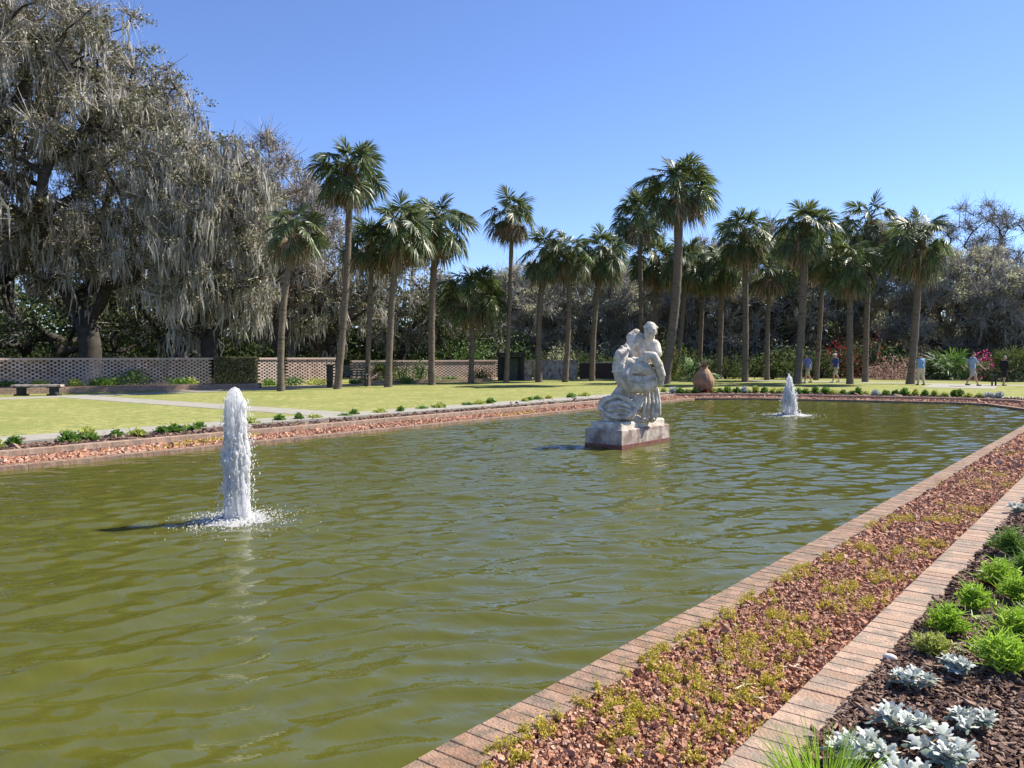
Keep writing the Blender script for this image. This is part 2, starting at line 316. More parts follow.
# water surface with real ripples
def build_water():
    xs = np.arange(-15.6, -2.2, .036)
    ys = [-6.9]
    while ys[-1] < 35.3:
        y = ys[-1]; ys.append(y + (.12 if y < .5 else .02 + .0028 * max(0, y - 3)))
    ys = np.array(ys); X, Y = np.meshgrid(xs, ys); Z = np.zeros_like(X)
    rg = np.random.default_rng(3)
    wx = X + .16 * np.sin(Y * .9 + X * .5) + .06 * np.sin(X * 1.9 - Y * 1.3); wy = Y + .16 * np.sin(X * .8 - Y * .4 + 1) + .06 * np.sin(Y * 2.1 + X * .7)
    base = math.atan2(.53, -.93)
    for lam, amp, k in ((1.5, .003, 5), (.75, .0068, 9), (.44, .0066, 12), (.24, .0024, 14), (.14, .0005, 8)):
        for _ in range(k):
            a = base + rg.normal(0, .42); l = lam * rg.uniform(.75, 1.3); q = 2 * math.pi / l
            ph = q * (wx * math.cos(a) + wy * math.sin(a)) + rg.uniform(0, 6.3)
            Z += amp / math.sqrt(k) * 1.6 * (1.3 - np.abs(np.sin(ph / 2)) * 2 if lam > .2 and rg.random() < .65 else np.sin(ph))
    amp = .85 + .3 * np.sin(X * .31 + Y * .17 + 2) ; Z *= amp
    for fx, fy, s in ((-8.05, 5.21, 1.), (-8.81, 25.15, 1.)):
        r = np.hypot(X - fx, Y - fy); Z += s * .008 * np.sin(r * 2 * math.pi / .34) * np.exp(-r / 1.5) * np.clip(r / .3, 0, 1)
    V = np.stack([X, Y, Z + WZ], 2).reshape(-1, 3); nx = len(xs); ny = len(ys)
    i, j = np.meshgrid(np.arange(ny - 1), np.arange(nx - 1), indexing='ij'); i = i.ravel(); j = j.ravel()
    F = np.stack([i * nx + j, i * nx + j + 1, (i + 1) * nx + j + 1, (i + 1) * nx + j], 1)
    return mesh_np('pool_water', V, F, M['water'], smooth=True)
struct(build_water())

# loose stones / chips as ONE uncountable mass
def inside(P, x, y):
    P = np.array(P); n = len(P); c = np.zeros(len(x), bool); j = n - 1
    for i in range(n):
        xi, yi = P[i]; xj, yj = P[j]
        c ^= ((yi > y) != (yj > y)) & (x < (xj - xi) * (y - yi) / (yj - yi + 1e-12) + xi); j = i
    return c
def scatter_in(d0, d1, dens, x0, x1, y0, y1):
    n = int((x1 - x0) * (y1 - y0) * dens); x = RNG.uniform(x0, x1, n); y = RNG.uniform(y0, y1, n)
    k = inside(offset(W, d1), x, y) & ~inside(offset(W, d0), x, y); return x[k], y[k]
def randrot(n, tilt=None):
    q = RNG.normal(size=(n, 4)); q /= np.linalg.norm(q, axis=1)[:, None]; a, b, c, d = q.T
    return np.stack([np.stack([1 - 2 * (c * c + d * d), 2 * (b * c - a * d), 2 * (b * d + a * c)], 1), np.stack([2 * (b * c + a * d), 1 - 2 * (b * b + d * d), 2 * (c * d - a * b)], 1), np.stack([2 * (b * d - a * c), 2 * (c * d + a * b), 1 - 2 * (b * b + c * c)], 1)], 1)
CUB = np.array([[-1, -1, -1], [1, -1, -1], [1, 1, -1], [-1, 1, -1], [-1, -1, 1], [1, -1, 1], [1, 1, 1], [-1, 1, 1]]) * .5
def stones(x, y, z, s, asp, Rm):
    n = len(x); V = CUB[None] * (asp * s[:, None])[:, None, :] * RNG.uniform(.55, 1.15, (n, 8, 3))
    V = np.einsum('nij,nkj->nki', Rm, V) + np.stack([x, y, z], 1)[:, None]
    F = BF[None] + (np.arange(n) * 8)[:, None, None]
    return V.reshape(-1, 3), F.reshape(-1, 4)
VV, FF_ = [], []; nn = 0
for (reg, dens, size) in (((-2.3, -1.2, 2., 7.), 4600, .0215), ((-2.3, -1.2, 7., 14.), 2400, .029), ((-2.3, -1.2, 14., 33.), 700, .05), ((-17, -14, -3, 32.5), 700, .05), ((-17, -1.2, 31.5, 37), 500, .06)):
    x, y = scatter_in(.25, 1.17, dens, *reg); n = len(x); s = size * RNG.lognormal(0, .3, n)
    V, F = stones(x, y, -.198 + RNG.uniform(0, .03, n), s, RNG.uniform(.55, 1.1, (n, 3)), randrot(n)); VV.append(V); FF_.append(F + nn); nn += len(V)
tag(mesh_np('gravel', np.concatenate(VV), np.concatenate(FF_), M['gravel']), 'loose reddish crushed brick gravel around the pool between the two brick rows', 'gravel', kind='stuff')
VV, FF_ = [], []; nn = 0
def yawrot(n, tilt):
    a = RNG.uniform(0, 6.28, n); t = RNG.normal(0, tilt, n); u = RNG.normal(0, tilt, n)
    ca, sa, ct, st, cu, su = np.cos(a), np.sin(a), np.cos(t), np.sin(t), np.cos(u), np.sin(u); Z = np.zeros(n); O = np.ones(n)
    A = np.stack([np.stack([ca, -sa, Z], 1), np.stack([sa, ca, Z], 1), np.stack([Z, Z, O], 1)], 1)
    B = np.stack([np.stack([ct, Z, st], 1), np.stack([Z, O, Z], 1), np.stack([-st, Z, ct], 1)], 1)
    C = np.stack([np.stack([O, Z, Z], 1), np.stack([Z, cu, -su], 1), np.stack([Z, su, cu], 1)], 1)
    return A @ B @ C
for (reg, dens, size) in (((-1.15, .2, 2., 6.), 5200, .042), ((-1.15, .0, 6., 14.), 1300, .06), ((-18, -15.5, -3, 32), 140, .12), ((-17, -1, 33, 37), 100, .13)):
    x, y = scatter_in(1.405, 2.45, dens, *reg); n = len(x); s = size * RNG.lognormal(0, .35, n)
    V, F = stones(x, y, -.058 + RNG.uniform(0, .028, n), s, np.stack([RNG.uniform(.5, 1.2, n), RNG.uniform(.12, .4, n), RNG.uniform(.06, .2, n)], 1), yawrot(n, .35)); VV.append(V); FF_.append(F + nn); nn += len(V)
tag(mesh_np('mulch', np.concatenate(VV), np.concatenate(FF_), M['mulch']), 'dark brown shredded bark mulch in the planting beds round the pool', 'mulch', kind='stuff')

# ------------------------------------------------------------------ leaves, strips
def leafquads(C, s, up=.0, asp=.5, rg=RNG):
    n = len(C); a = rg.normal(size=(n, 3)); a /= np.linalg.norm(a, axis=1)[:, None]
    b = rg.normal(size=(n, 3)); b -= (b * a).sum(1)[:, None] * a; b /= np.linalg.norm(b, axis=1)[:, None]
    s = np.broadcast_to(s, (n,))[:, None]
    V = np.stack([C - a * s * .5, C + b * s * .5 * asp, C + a * s * .5, C - b * s * .5 * asp], 1)
    F = np.arange(n * 4).reshape(-1, 4); return V.reshape(-1, 3), F
def strips(P0, P1, w0, w1, rg=RNG):        # one flat quad each
    n = len(P0); d = P1 - P0; r = rg.normal(size=(n, 3)); s = np.cross(d, r); s /= np.linalg.norm(s, axis=1)[:, None] + 1e-9
    w0 = np.broadcast_to(w0, (n,))[:, None]; w1 = np.broadcast_to(w1, (n,))[:, None]
    V = np.stack([P0 - s * w0 / 2, P0 + s * w0 / 2, P1 + s * w1 / 2, P1 - s * w1 / 2], 1)
    return V.reshape(-1, 3), np.arange(n * 4).reshape(-1, 4)
def hang(A, L, w, rg=RNG):                   # hanging tapered strands: 3 quads each
    n = len(A); a = rg.uniform(0, math.pi, n); s = np.stack([np.cos(a), np.sin(a), np.zeros(n)], 1); V = []
    sway = rg.normal(0, .1, (n, 3)) * np.array([1, 1, 0]); L = L[:, None]; w = w[:, None]
    jit = rg.normal(0, .05, (n, 4, 3)) * np.array([1, 1, 0])
    for k, (t, ww) in enumerate(((0, .55), (.3, 1.), (.7, .6), (1, .08))):
        c = A + np.array([0, 0, -1.]) * L * t + sway * L * t + jit[:, k] * L; V += [c - s * w * ww / 2, c + s * w * ww / 2]
    V = np.stack(V, 1).reshape(-1, 3); b = (np.arange(n) * 8)[:, None]
    F = np.concatenate([b + np.array([[0, 1, 3, 2]]), b + np.array([[2, 3, 5, 4]]), b + np.array([[4, 5, 7, 6]])]); return V, F

# ------------------------------------------------------------------ broadleaf trees
def tree(name, label, cat, base, height, rad, seed, leafm='leaf', nclu=160, leaves=120, lsize=.2, moss=0, mossL=1.6, twigs=8, flat_=.62, zc=None, trunk_r=.35, group=None, clus=.75, offx=(0, 0), lowz=.25, topbias=0, branch_mat='bark', mossm='moss'):
    rg = np.random.default_rng(seed)
    t = thing(name, label, cat, base, 0, group)
    H = height; zc = zc if zc is not None else H * (1 - flat_ / 2); rz = H - zc
    # cluster centres in an uneven crown
    pts = []; lob = rg.normal(size=(7, 3)); lob /= np.linalg.norm(lob, axis=1)[:, None]; la = rg.uniform(-.22, .2, 7)
    while len(pts) < nclu:
        d = rg.normal(size=3); d /= np.linalg.norm(d); d[2] = d[2] if rg.random() < .8 else abs(d[2])
        r = rg.uniform(.25, 1) ** .45 * (1 + (np.clip(lob @ d, 0, 1) ** 3 * la).sum() + rg.normal(0, .04))
        q = np.array([d[0] * rad * r + offx[0], d[1] * rad * r + offx[1], zc + d[2] * (rz if d[2] > 0 else zc - H * lowz) * r])
        if q[2] > H * lowz * .8: pts.append(q)
    pts = np.array(pts); th = H * .16 + .5
    nodes = [np.array([0, 0, -.3]), np.array([rg.normal(0, .15), rg.normal(0, .15), th * .55]), np.array([rg.normal(0, .3) + offx[0] * .1, rg.normal(0, .3) + offx[1] * .1, th])]; par = [-1, 0, 1]
    order = np.argsort(np.linalg.norm(pts - nodes[2], axis=1)); ends = []
    for k in order:
        p = pts[k]; N = np.array(nodes[2:]); dd = np.linalg.norm(N - p, axis=1); up = (N[:, 2] - p[2]); cost = dd + .9 * np.clip(up, 0, 9) + .25 * np.linalg.norm(N - N[0], axis=1)
        b = int(np.argmin(cost)) + 2; a = nodes[b]; L = np.linalg.norm(p - a); prev = b; m = 2 if L < 2.5 else 4
        for s in range(1, m + 1):
            f = s / m; q = a + (p - a) * f + np.array([0, 0, .12 * L * math.sin(f * math.pi)]) + (rg.normal(0, .06, 3) * L if s < m else 0)
            nodes.append(q); par.append(prev); prev = len(nodes) - 1
        ends.append(prev)
    cnt = np.zeros(len(nodes)); 
    for e in ends: cnt[e] += 1
    for i in range(len(nodes) - 1, 0, -1): cnt[par[i]] += cnt[i]
    tot = cnt[1]; rr = np.maximum(.022, trunk_r * (cnt / tot) ** .5); rr[0] = trunk_r * 1.35; rr[1] = trunk_r * 1.02
    mt = MB(); mbb = MB()
    tube(mt, [nodes[0], nodes[0] * .5 + nodes[1] * .5, nodes[1], nodes[2]], [rr[0], trunk_r * 1.1, rr[1], trunk_r * .95], 10); mt.build('trunk', M[branch_mat], t, True)
    for i in range(3, len(nodes)):
        a, b = nodes[par[i]], nodes[i]; n_ = 7 if rr[i] > .12 else (5 if rr[i] > .05 else 3)
        ra = min(rr[par[i]], rr[i] * 1.5); tube(mbb, [a, (a + b) / 2 + rg.normal(0, .02, 3) * np.linalg.norm(b - a), b], [ra, (ra + rr[i]) / 2, rr[i]], n_, cap=False)
    mbb.build('limbs', M[branch_mat], t, True)
    C = pts
    if twigs:
        A = np.repeat(C, twigs, 0); D = rg.normal(size=A.shape); D /= np.linalg.norm(D, axis=1)[:, None]; D[:, 2] += .25
        V1, F1 = strips(A, A + D * rg.uniform(.4, 1.3, (len(A), 1)) * clus * 1.5, .045, .015, rg)
        mid = A + D * .5 * clus; D2 = rg.normal(size=A.shape); V2, F2 = strips(mid, mid + D2 * .35 * clus, .03, .012, rg)
        mesh_np('twigs', np.concatenate([V1, V2]), np.concatenate([F1, F2 + len(V1)]), M['twig'], t)
    if leaves:
        A = np.repeat(C, leaves, 0); sub = rg.normal(0, .62, (len(C), 6, 3)) * clus      # small clumps inside each cluster
        pick = rg.integers(0, 6, len(A)); A = A + sub[np.repeat(np.arange(len(C)), leaves), pick] * np.array([1, 1, .6]) + rg.normal(0, .3, A.shape) * clus * np.array([1, 1, .5])
        V, F = leafquads(A, lsize * rg.uniform(.6, 1.3, len(A)), asp=.55, rg=rg); mesh_np('crown', V, F, M[leafm], t)
    if moss:
        n = int(len(C) * moss); ci = rg.integers(0, len(C), n); A = C[ci] + rg.normal(0, .6, (n, 3)) * clus * np.array([1, 1, .5])
        k = 12; L0 = rg.uniform(.35, 1, n) ** 1.3 * mossL; A = np.repeat(A, k, 0) + rg.normal(0, .13, (n * k, 3)) * np.array([1, 1, 1.4])
        L = np.repeat(L0, k) * rg.uniform(.35, 1, n * k); low = np.clip(A[:, 2] - .8, .2, None); L = np.minimum(L, low)
        V, F = hang(A, L, rg.uniform(.04, .12, n * k), rg); mesh_np('hanging_moss', V, F, M[mossm], t)['kind'] = 'stuff'
    return t

def shrub(name, label, cat, base, h, r, leafm, n=1500, ls=.12, seed=0, flower=None, nf=0, group=None, dome=1., asp=.55, fs=.1):
    rg = np.random.default_rng(seed + 100); t = thing(name, label, cat, base, 0, group)
    mb = MB()
    for k in range(7):
        a = rg.uniform(0, 6.28); q = rg.uniform(.3, .8) * r; tube(mb, [(0, 0, -.05), (q * .4 * math.cos(a), q * .4 * math.sin(a), h * .4), (q * math.cos(a), q * math.sin(a), h * .8)], [.03 * h, .02 * h, .008 * h], 5)
    mb.build('stems', M['bark'], t, True)
    nc = max(10, int(14 * dome)); d = rg.normal(size=(nc, 3)); d /= np.linalg.norm(d, axis=1)[:, None]; d[:, 2] = np.abs(d[:, 2])
    c = d * rg.uniform(.35, .85, (nc, 1)) * np.array([r, r, h * .82]) + np.array([0, 0, h * .12])
    A = c[rg.integers(0, nc, n)] + rg.normal(0, .22, (n, 3)) * np.array([r, r, h * .8]); A[:, 2] = np.abs(A[:, 2])
    V, F = leafquads(A, ls * rg.uniform(.6, 1.3, n), asp=asp, rg=rg); mesh_np('foliage', V, F, M[leafm], t)
    if flower:
        dd = rg.normal(size=(nf, 3)); dd /= np.linalg.norm(dd, axis=1)[:, None]; dd[:, 2] = np.abs(dd[:, 2])
        A = dd * np.array([r, r, h]) * rg.uniform(.75, 1.1, (nf, 1)); A = A[rg.random(nf) < .9]
        V, F = leafquads(A, fs, asp=.9, rg=rg); mesh_np('blossom', V, F, M[flower], t)
    return t

# ------------------------------------------------------------------ cabbage palms
def fan(hub, az, el, Lp, Lf, rg, nseg=26, g=.35, spread=2.1, w=.05):
    el = min(el, 1.2)
    d = np.array([math.cos(az) * math.cos(el), math.sin(az) * math.cos(el), math.sin(el)])
    P = [np.array(hub) + d * Lp * t + np.array([0, 0, -(.08 + .3 * math.cos(el)) * Lp * t * t]) for t in (0, .35, .7, 1.)]
    T = (P[3] - P[2]) / np.linalg.norm(P[3] - P[2]) + np.array([0, 0, -.55]) * max(0, math.cos(el)) * rg.uniform(.3, 1.2); T /= np.linalg.norm(T); Sd = np.cross(T, [0, 0, 1.]); Sd /= np.linalg.norm(Sd) + 1e-6; Nn = np.cross(Sd, T)
    roll = rg.normal(0, .6); Sd, Nn = Sd * math.cos(roll) + Nn * math.sin(roll), Nn * math.cos(roll) - Sd * math.sin(roll)
    th = np.linspace(-spread, spread, nseg) + rg.normal(0, .05, nseg); ct, st = np.cos(th)[:, None], np.sin(th)[:, None]
    ln = Lf * (.62 + .38 * np.cos(th * .75)) * rg.uniform(.85, 1.1, nseg); ln = ln[:, None]
    cup = (.28 * np.abs(st) + .12 * ((np.arange(nseg) % 2) * 2 - 1)[:, None] * .5)
    D = ct * T + st * Sd - cup * Nn * .6; D /= np.linalg.norm(D, axis=1)[:, None]
    b0 = P[3] + T * .25 * Lf * np.clip(ct, 0, 1) ** 2
    mid = b0 + D * ln * .55 + np.array([0, 0, -1.]) * g * .12 * ln; tip = b0 + D * ln * .92 + np.array([0, 0, -1.]) * g * ln * .75
    side = np.cross(D, Nn + rg.normal(0, .35, (nseg, 3))); side /= np.linalg.norm(side, axis=1)[:, None]
    V = np.stack([b0 - side * w * .3, b0 + side * w * .3, mid + side * w * .62, mid - side * w * .62, tip], 1).reshape(-1, 3)
    k = (np.arange(nseg) * 5)[:, None]
    return P, V, k + np.array([[0, 1, 2, 3]]), k + np.array([[3, 2, 4]])
def palm_crown_meshes(seed, ng=34, nd=12, droop=0.):
    ng += 6; nd += 6
    rg = np.random.default_rng(seed); g = MB(); st = MB(); de = MB()
    for i in range(ng):
        az = i * 2.39996 + rg.normal(0, .15); u = (i + .5) / ng; el = R(70 - 122 * u - droop) + rg.normal(0, .24)
        P, V, F4, F3 = fan((0, 0, .05 - .3 * u), az, el, (.5 + .68 * math.cos(el)) * rg.uniform(.85, 1.15), rg.uniform(.8, 1.02), rg, nseg=38, g=.08 + .3 * u + rg.uniform(0, .15), spread=2.3, w=.05)
        b = g.n; g.add(V, F4); g.f[3].append(F3 + b)
        tube(st, P, [.028, .02, .014, .01], 3, cap=False)
    for i in range(nd):
        az = i * 2.39996 + rg.normal(0, .4); el = R(rg.uniform(-70, -25))
        P, V, F4, F3 = fan((0, 0, -.35), az, el, rg.uniform(.6, 1.), rg.uniform(.6, .9), rg, nseg=18, g=.9, w=.05)
        b = de.n; de.add(V, F4); de.f[3].append(F3 + b); tube(de, P, [.03, .02, .014, .01], 3, cap=False)
    # leaf boots and old bloom stalks just under the crown
    for i in range(46):
        a = i * 2.4; z = -.2 - i * .017; q = np.array([math.cos(a), math.sin(a), 0]); tube(de, [q * .12 + [0, 0, z - .15], q * .2 + [0, 0, z], q * .34 + [0, 0, z + .18]], [.03, .045, .012], 4)
    out = []
    for mb_, nm, mm in ((g, 'fronds', 'frond'), (st, 'frond_stalks', 'stalk'), (de, 'dead_fronds', 'deadfrond')):
        o = mb_.build(nm, M[mm]); out.append(o.data); bpy.data.objects.remove(o)
    return out
PC = [palm_crown_meshes(11, 34, 14), palm_crown_meshes(12, 26, 24, 4), palm_crown_meshes(13, 38, 8), palm_crown_meshes(14, 22, 16, 10), palm_crown_meshes(15, 30, 20), palm_crown_meshes(16, 32, 6, -6), palm_crown_meshes(17, 24, 26, 2)]
def palm(base, hub, crad, tr, v, label, bend=0., group='cabbage palms on the lawn round the pool'):
    base = np.array(base, float); hub = np.array(hub, float); t = thing('palm_tree', label, 'palm tree', base, 0, group)
    rel = hub - base; side = np.array([RT[0], RT[1], 0]) * bend; n = 40; P = []; rd = []
    rg = np.random.default_rng(int(abs(hub[0] * 91 + hub[1] * 37)))
    for i in range(n + 1):
        f = i / n; P.append(rel * f + side * math.sin(f * math.pi) + np.array([0, 0, -.15 * (1 - f)]) + np.array([0, 0, -.25 * f])); rd.append(tr * (1.2 - .25 * min(1, f * 9) if f < .11 else .95 - .12 * f) * (1 + rg.normal(0, .045)) * (1.12 if f > .93 else 1))
    mb = MB(); tube(mb, P, np.array(rd), 14); o = mb.build('trunk', M['palmtrunk'], t, True)
    k = crad / 1.85; ks = rg.uniform(.94, 1.06)
    for me in PC[(v + 4 * (abs(int(base[0] * 7)) % 2)) % 7]:
        c = bpy.data.objects.new(me.name.split('.')[0], me); COL.objects.link(c); c.parent = t; c.location = rel; c.scale = (k * ks, k * ks, k * .97 / ks); c.rotation_euler = (rg.normal(0, .08), rg.normal(0, .08), rg.uniform(0, 6.28))
    return t
# base px, base py, hub px, hub py, crown half width px, trunk width px, bend (m)
PL = [
 (281, 391, 297, 228, 34, 9, -.25, 3, 'mossy cabbage palm with drooping crown at the edge of the oak, leftmost palm'),
 (337, 389, 351, 176, 41, 9, .15, 0, 'tallest cabbage palm of the left group, slender, standing high above its neighbours'),
 (367, 386, 373, 243, 34, 7, 0, 1, 'dark trunked palm half hidden between the tallest left palm and its right neighbour'),
 (388, 387, 400, 226, 38, 9, -.1, 2, 'bushy headed palm with a pale curved trunk, right of the tallest left palm'),
 (432, 385, 438, 222, 40, 9, -.15, 3, 'palm with a split ragged crown leaning slightly right, fifth palm from the left'),
 (471, 383, 473, 290, 37, 7, 0, 3, 'shortest palm of the left group with its crown below the other crowns'),
 (506, 383, 512, 214, 30, 6, .05, 2, 'slim straight palm with a small round crown against open sky'),
 (539, 382, 546, 252, 31, 8, -.2, 1, 'shorter palm with a dark crown just right of the slim straight palm'),
 (565, 382, 569, 254, 29, 7, .1, 0, 'middle palm of the three similar ones behind the left side of the statue'),
 (592, 381, 602, 252, 31, 7, -.15, 2, 'palm leaning right with a hanging brown frond, just left of the statue head'),
 (640, 379, 638, 214, 32, 6, .1, 1, 'palm with a brown skirted crown tucked behind the thick trunked tallest palm'),
 (664, 384, 676, 192, 41, 12, .35, 0, 'tallest and thickest palm of all, behind the statue, with a ringed trunk'),
 (656, 378, 654, 258, 30, 6, 0, 2, 'low palm hidden behind the thick trunk of the tallest palm'),
 (675, 379, 686, 262, 30, 6, .1, 1, 'palm directly right of the thick trunk, crown at mid height'),
 (699, 378, 703, 268, 28, 6, 0, 3, 'shaded palm above the terracotta urn with a dark crown'),
 (719, 379, 722, 264, 29, 7, 0, 0, 'shaded palm between the urn palm and the bluish straight trunk'),
 (745, 382, 743, 234, 32, 8, .05, 2, 'palm with a straight bluish grey trunk between the urn and the far fountain'),
 (767, 380, 769, 270, 28, 6, -.05, 1, 'short palm left of the far fountain jet with a dull crown'),
 (797, 384, 803, 226, 37, 10, .1, 0, 'tall pale trunked palm directly behind the far fountain jet'),
 (816, 380, 822, 252, 30, 6, .05, 3, 'thin palm between the first two walking men'),
 (850, 384, 848, 262, 33, 8, 0, 2, 'bright green lower palm just right of the man in dark blue'),
 (865, 382, 869, 222, 34, 7, -.05, 3, 'tall palm with few open fronds behind the bright green lower palm'),
 (910, 384, 917, 238, 39, 9, .1, 0, 'rightmost palm with a broad spiky crown, beside the man in pale blue')]
for (bx, by, hx, hy, cr, tw, bend, v, lab) in PL:
    b = at(bx, by); D = depth(b); h = far(hx, D, hgt(hy - (12 if hy < 200 else 4), D)); palm(b, h, cr / FPX * D, tw * .41 / FPX * D, v, lab, bend)

# ------------------------------------------------------------------ oaks and woodland behind
def TR(px, D, toppy, rpx, seed, label, cat='oak tree', name='oak_tree', **k):
    b = far(px, D); return tree(name, label, cat, b, hgt(toppy, D), rpx / FPX * D, seed, **k)
G1 = 'live oaks hung with moss'
TR(-25, 47, -22, 200, 1, 'huge live oak at the left edge with bare twisting top branches and long grey moss', nclu=330, leaves=170, moss=2.1, mossL=1.8, twigs=34, flat_=.75, trunk_r=.75, group=G1, clus=.85, lsize=.17, lowz=.2)
TR(88, 47, 22, 116, 2, 'middle live oak of the moss covered group, crown sloping down to the right', nclu=260, leaves=170, moss=3.1, mossL=1.9, twigs=24, flat_=.8, trunk_r=.6, group=G1, clus=.8, lsize=.19, lowz=.2)
TR(208, 44, 140, 72, 3, 'mossy live oak drooping pale grey curtains beside the leftmost palm', nclu=170, leaves=160, moss=4.2, mossL=2.1, twigs=20, flat_=.85, trunk_r=.45, group=G1, clus=.7, lsize=.17, lowz=.2)
TR(280, 56, 150, 66, 4, 'thin brownish tree rising behind the leftmost palm crown', nclu=150, leaves=110, moss=1.5, mossL=1.5, twigs=34, leafm='leafbrown', flat_=.8, trunk_r=.3, clus=.8, lsize=.16)
TR(60, 62, 200, 120, 5, 'dark evergreen oak low behind the lattice wall at the left', leafm='leafdark', nclu=120, leaves=140, moss=.5, flat_=.95, lowz=.05, trunk_r=.5, clus=1.1, lsize=.24)
TR(180, 60, 235, 90, 6, 'dark evergreen oak behind the green hedge panel', leafm='leafdark', nclu=100, leaves=140, moss=.6, flat_=.95, lowz=.05, trunk_r=.4, clus=1.1, lsize=.24)
TR(330, 60, 215, 70, 7, 'shaggy mossy oak behind the tallest left palm', leafm='leaf', nclu=130, leaves=110, moss=2.2, mossL=2.2, flat_=.92, lowz=.1, trunk_r=.4, clus=.9)
TR(405, 66, 235, 58, 8, 'mottled oak behind the bushy headed palm, thin at the top', leafm='leaf', nclu=120, leaves=80, moss=1.2, flat_=.9, lowz=.1, trunk_r=.35, clus=.85)
TR(455, 63, 285, 42, 9, 'round dark oak behind the shortest palm', leafm='leafdark', nclu=80, leaves=130, moss=.3, flat_=.95, lowz=.05, trunk_r=.3, clus=.9)
for i, (px, D, ty, rp, lab, lm) in enumerate([
 (520, 78, 268, 44, 'low grey brown tree in the gap under the slim straight palm', 'leafgrey'), (590, 80, 258, 52, 'grey twiggy tree seen between the palms left of the statue', 'leafgrey'),
 (650, 76, 262, 50, 'grey twiggy tree straight behind the statue', 'leafgrey'), (715, 72, 240, 48, 'shaded dark tree filling the gap above the urn', 'leaf'),
 (775, 74, 232, 52, 'dark tree behind the palms at the far fountain jet', 'leafdark'), (830, 80, 225, 48, 'grey mossy tree behind the walking men', 'leafgrey'),
 (885, 76, 232, 46, 'leaning grey tree behind the two rightmost palms', 'leafgrey'), (950, 70, 250, 58, 'broad olive grey oak filling the right side below the pine', 'leafgrey'),
 (1020, 66, 268, 56, 'tan grey oak cut by the right edge of the view', 'leafgrey'), (1080, 72, 262, 60, 'oak just beyond the right edge of the view', 'leafgrey')]):
    TR(px, D, ty, rp, 20 + i, lab, leafm=lm, nclu=190, leaves=170, moss=.9, mossL=1.5, mossm='moss', flat_=.95, lowz=.04, trunk_r=.4, clus=.85, lsize=.19, twigs=44)
TR(980, 95, 204, 38, 41, 'tall thin bluish pine standing above the oaks at the right', 'pine tree', 'pine_tree', leafm='leafdark', nclu=80, leaves=70, twigs=24, flat_=.4, lowz=.55, trunk_r=.28, clus=.9, lsize=.16)
TR(1012, 92, 248, 20, 42, 'smaller thin pine right of the tall pine top', 'pine tree', 'pine_tree', leafm='leafdark', nclu=40, leaves=60, twigs=18, flat_=.5, lowz=.5, trunk_r=.2, clus=.9, lsize=.16)

# the far wood that reads as one mass
rg = np.random.default_rng(5); n = 150000
px = rg.uniform(-500, 1500, n); D = rg.uniform(84, 104, n); top = 7.5 + 2.5 * (.5 + .3 * np.sin(px * .021) + .3 * np.sin(px * .053 + 1) + .2 * np.sin(px * .17)) + rg.normal(0, .4, n); z = top * rg.uniform(0, 1, n) ** .9
C = FW[None] * D[:, None] + RT[None] * ((px - 512) / FPX * D)[:, None]; C[:, 2] = z
C[:60000, 2] *= .45
V1, F1 = leafquads(C, rg.uniform(.4, .9, n), asp=.6, rg=rg)
o = mesh_np('far_wood', V1, F1, M['leafdark']); tag(o, 'dark far-off wood closing the view behind all the single trees', 'wood', kind='stuff')
# undergrowth under the trees
n = 110000; px = rg.uniform(-300, 1300, n); D = rg.uniform(61, 70, n); keep = ~((px > 966) & (px < 1000)); px = px[keep]; D = D[keep]; n = len(px)
hh = 1.6 + 1.1 * np.sin(px * .045) * np.sin(px * .013 + 2) + rg.normal(0, .3, n); z = np.clip(hh, .3, 9) * rg.uniform(0, 1, n)
C = FW[None] * D[:, None] + RT[None] * ((px - 512) / FPX * D)[:, None]; C[:, 2] = z
V1, F1 = leafquads(C, rg.uniform(.18, .4, n), asp=.5, rg=rg)
o = mesh_np('undergrowth', V1, F1, M['leafdark']); tag(o, 'dark tangled undergrowth on the ground beneath the trees behind the palms', 'undergrowth', kind='stuff')

def palmetto(base, h, r, label, leafm='leafmid', seed=0, n=30):
    rg = np.random.default_rng(seed + 50); t = thing('palmetto_shrub', label, 'palmetto', base); g = MB(); st = MB()
    for i in range(n):
        az = i * 2.4; u = (i + .5) / n; el = R(80 - 75 * u) + rg.normal(0, .1)
        P, V, F4, F3 = fan((rg.normal(0, .15 * r), rg.normal(0, .15 * r), .1), az, el, h * rg.uniform(.35, .6), r * rg.uniform(.45, .6), rg, nseg=20, g=.3, w=.06)
        b = g.n; g.add(V, F4); g.f[3].append(F3 + b); tube(st, P, [.02, .015, .012, .01], 3, cap=False)
    g.build('fronds', M[leafm], t); st.build('stalks', M['stalk'], t); return t
def SH(px, D, toppy, rpx, *a, **k): return None
def pos(px, D): return far(px, D)
palmetto(pos(950, 56), hgt(338, 56), 2.4, 'bright green fan palm shrub right of the man in pale blue', 'leafmid', 1, 40)
palmetto(pos(930, 58), hgt(348, 58), 2.0, 'darker fan palm shrub behind the man in pale blue', 'leafdark', 2, 34)
palmetto(pos(1016, 52), hgt(326, 52), 2.2, 'large dark fan palm clump cut by the right edge of the view', 'leafdark', 3, 46)
palmetto(pos(692, 54), hgt(342, 54), 1.7, 'green fan palm shrub behind the terracotta urn', 'leafmid', 4, 30)
palmetto(pos(782, 56), hgt(350, 56), 1.6, 'dark fan palm shrub left of the first walking man', 'leafdark', 5, 26)
palmetto(pos(380, 50), hgt(352, 50), 1.5, 'arching dark palmetto between the left palms by the garden bench', 'leafdark', 6, 26)
shrub('azalea_bush', 'deep red flowering azalea behind the man in dark blue', 'azalea', pos(840, 60), 2.7, 1.6, 'leafdark', 1800, .14, 1, 'red', 520, fs=.13)
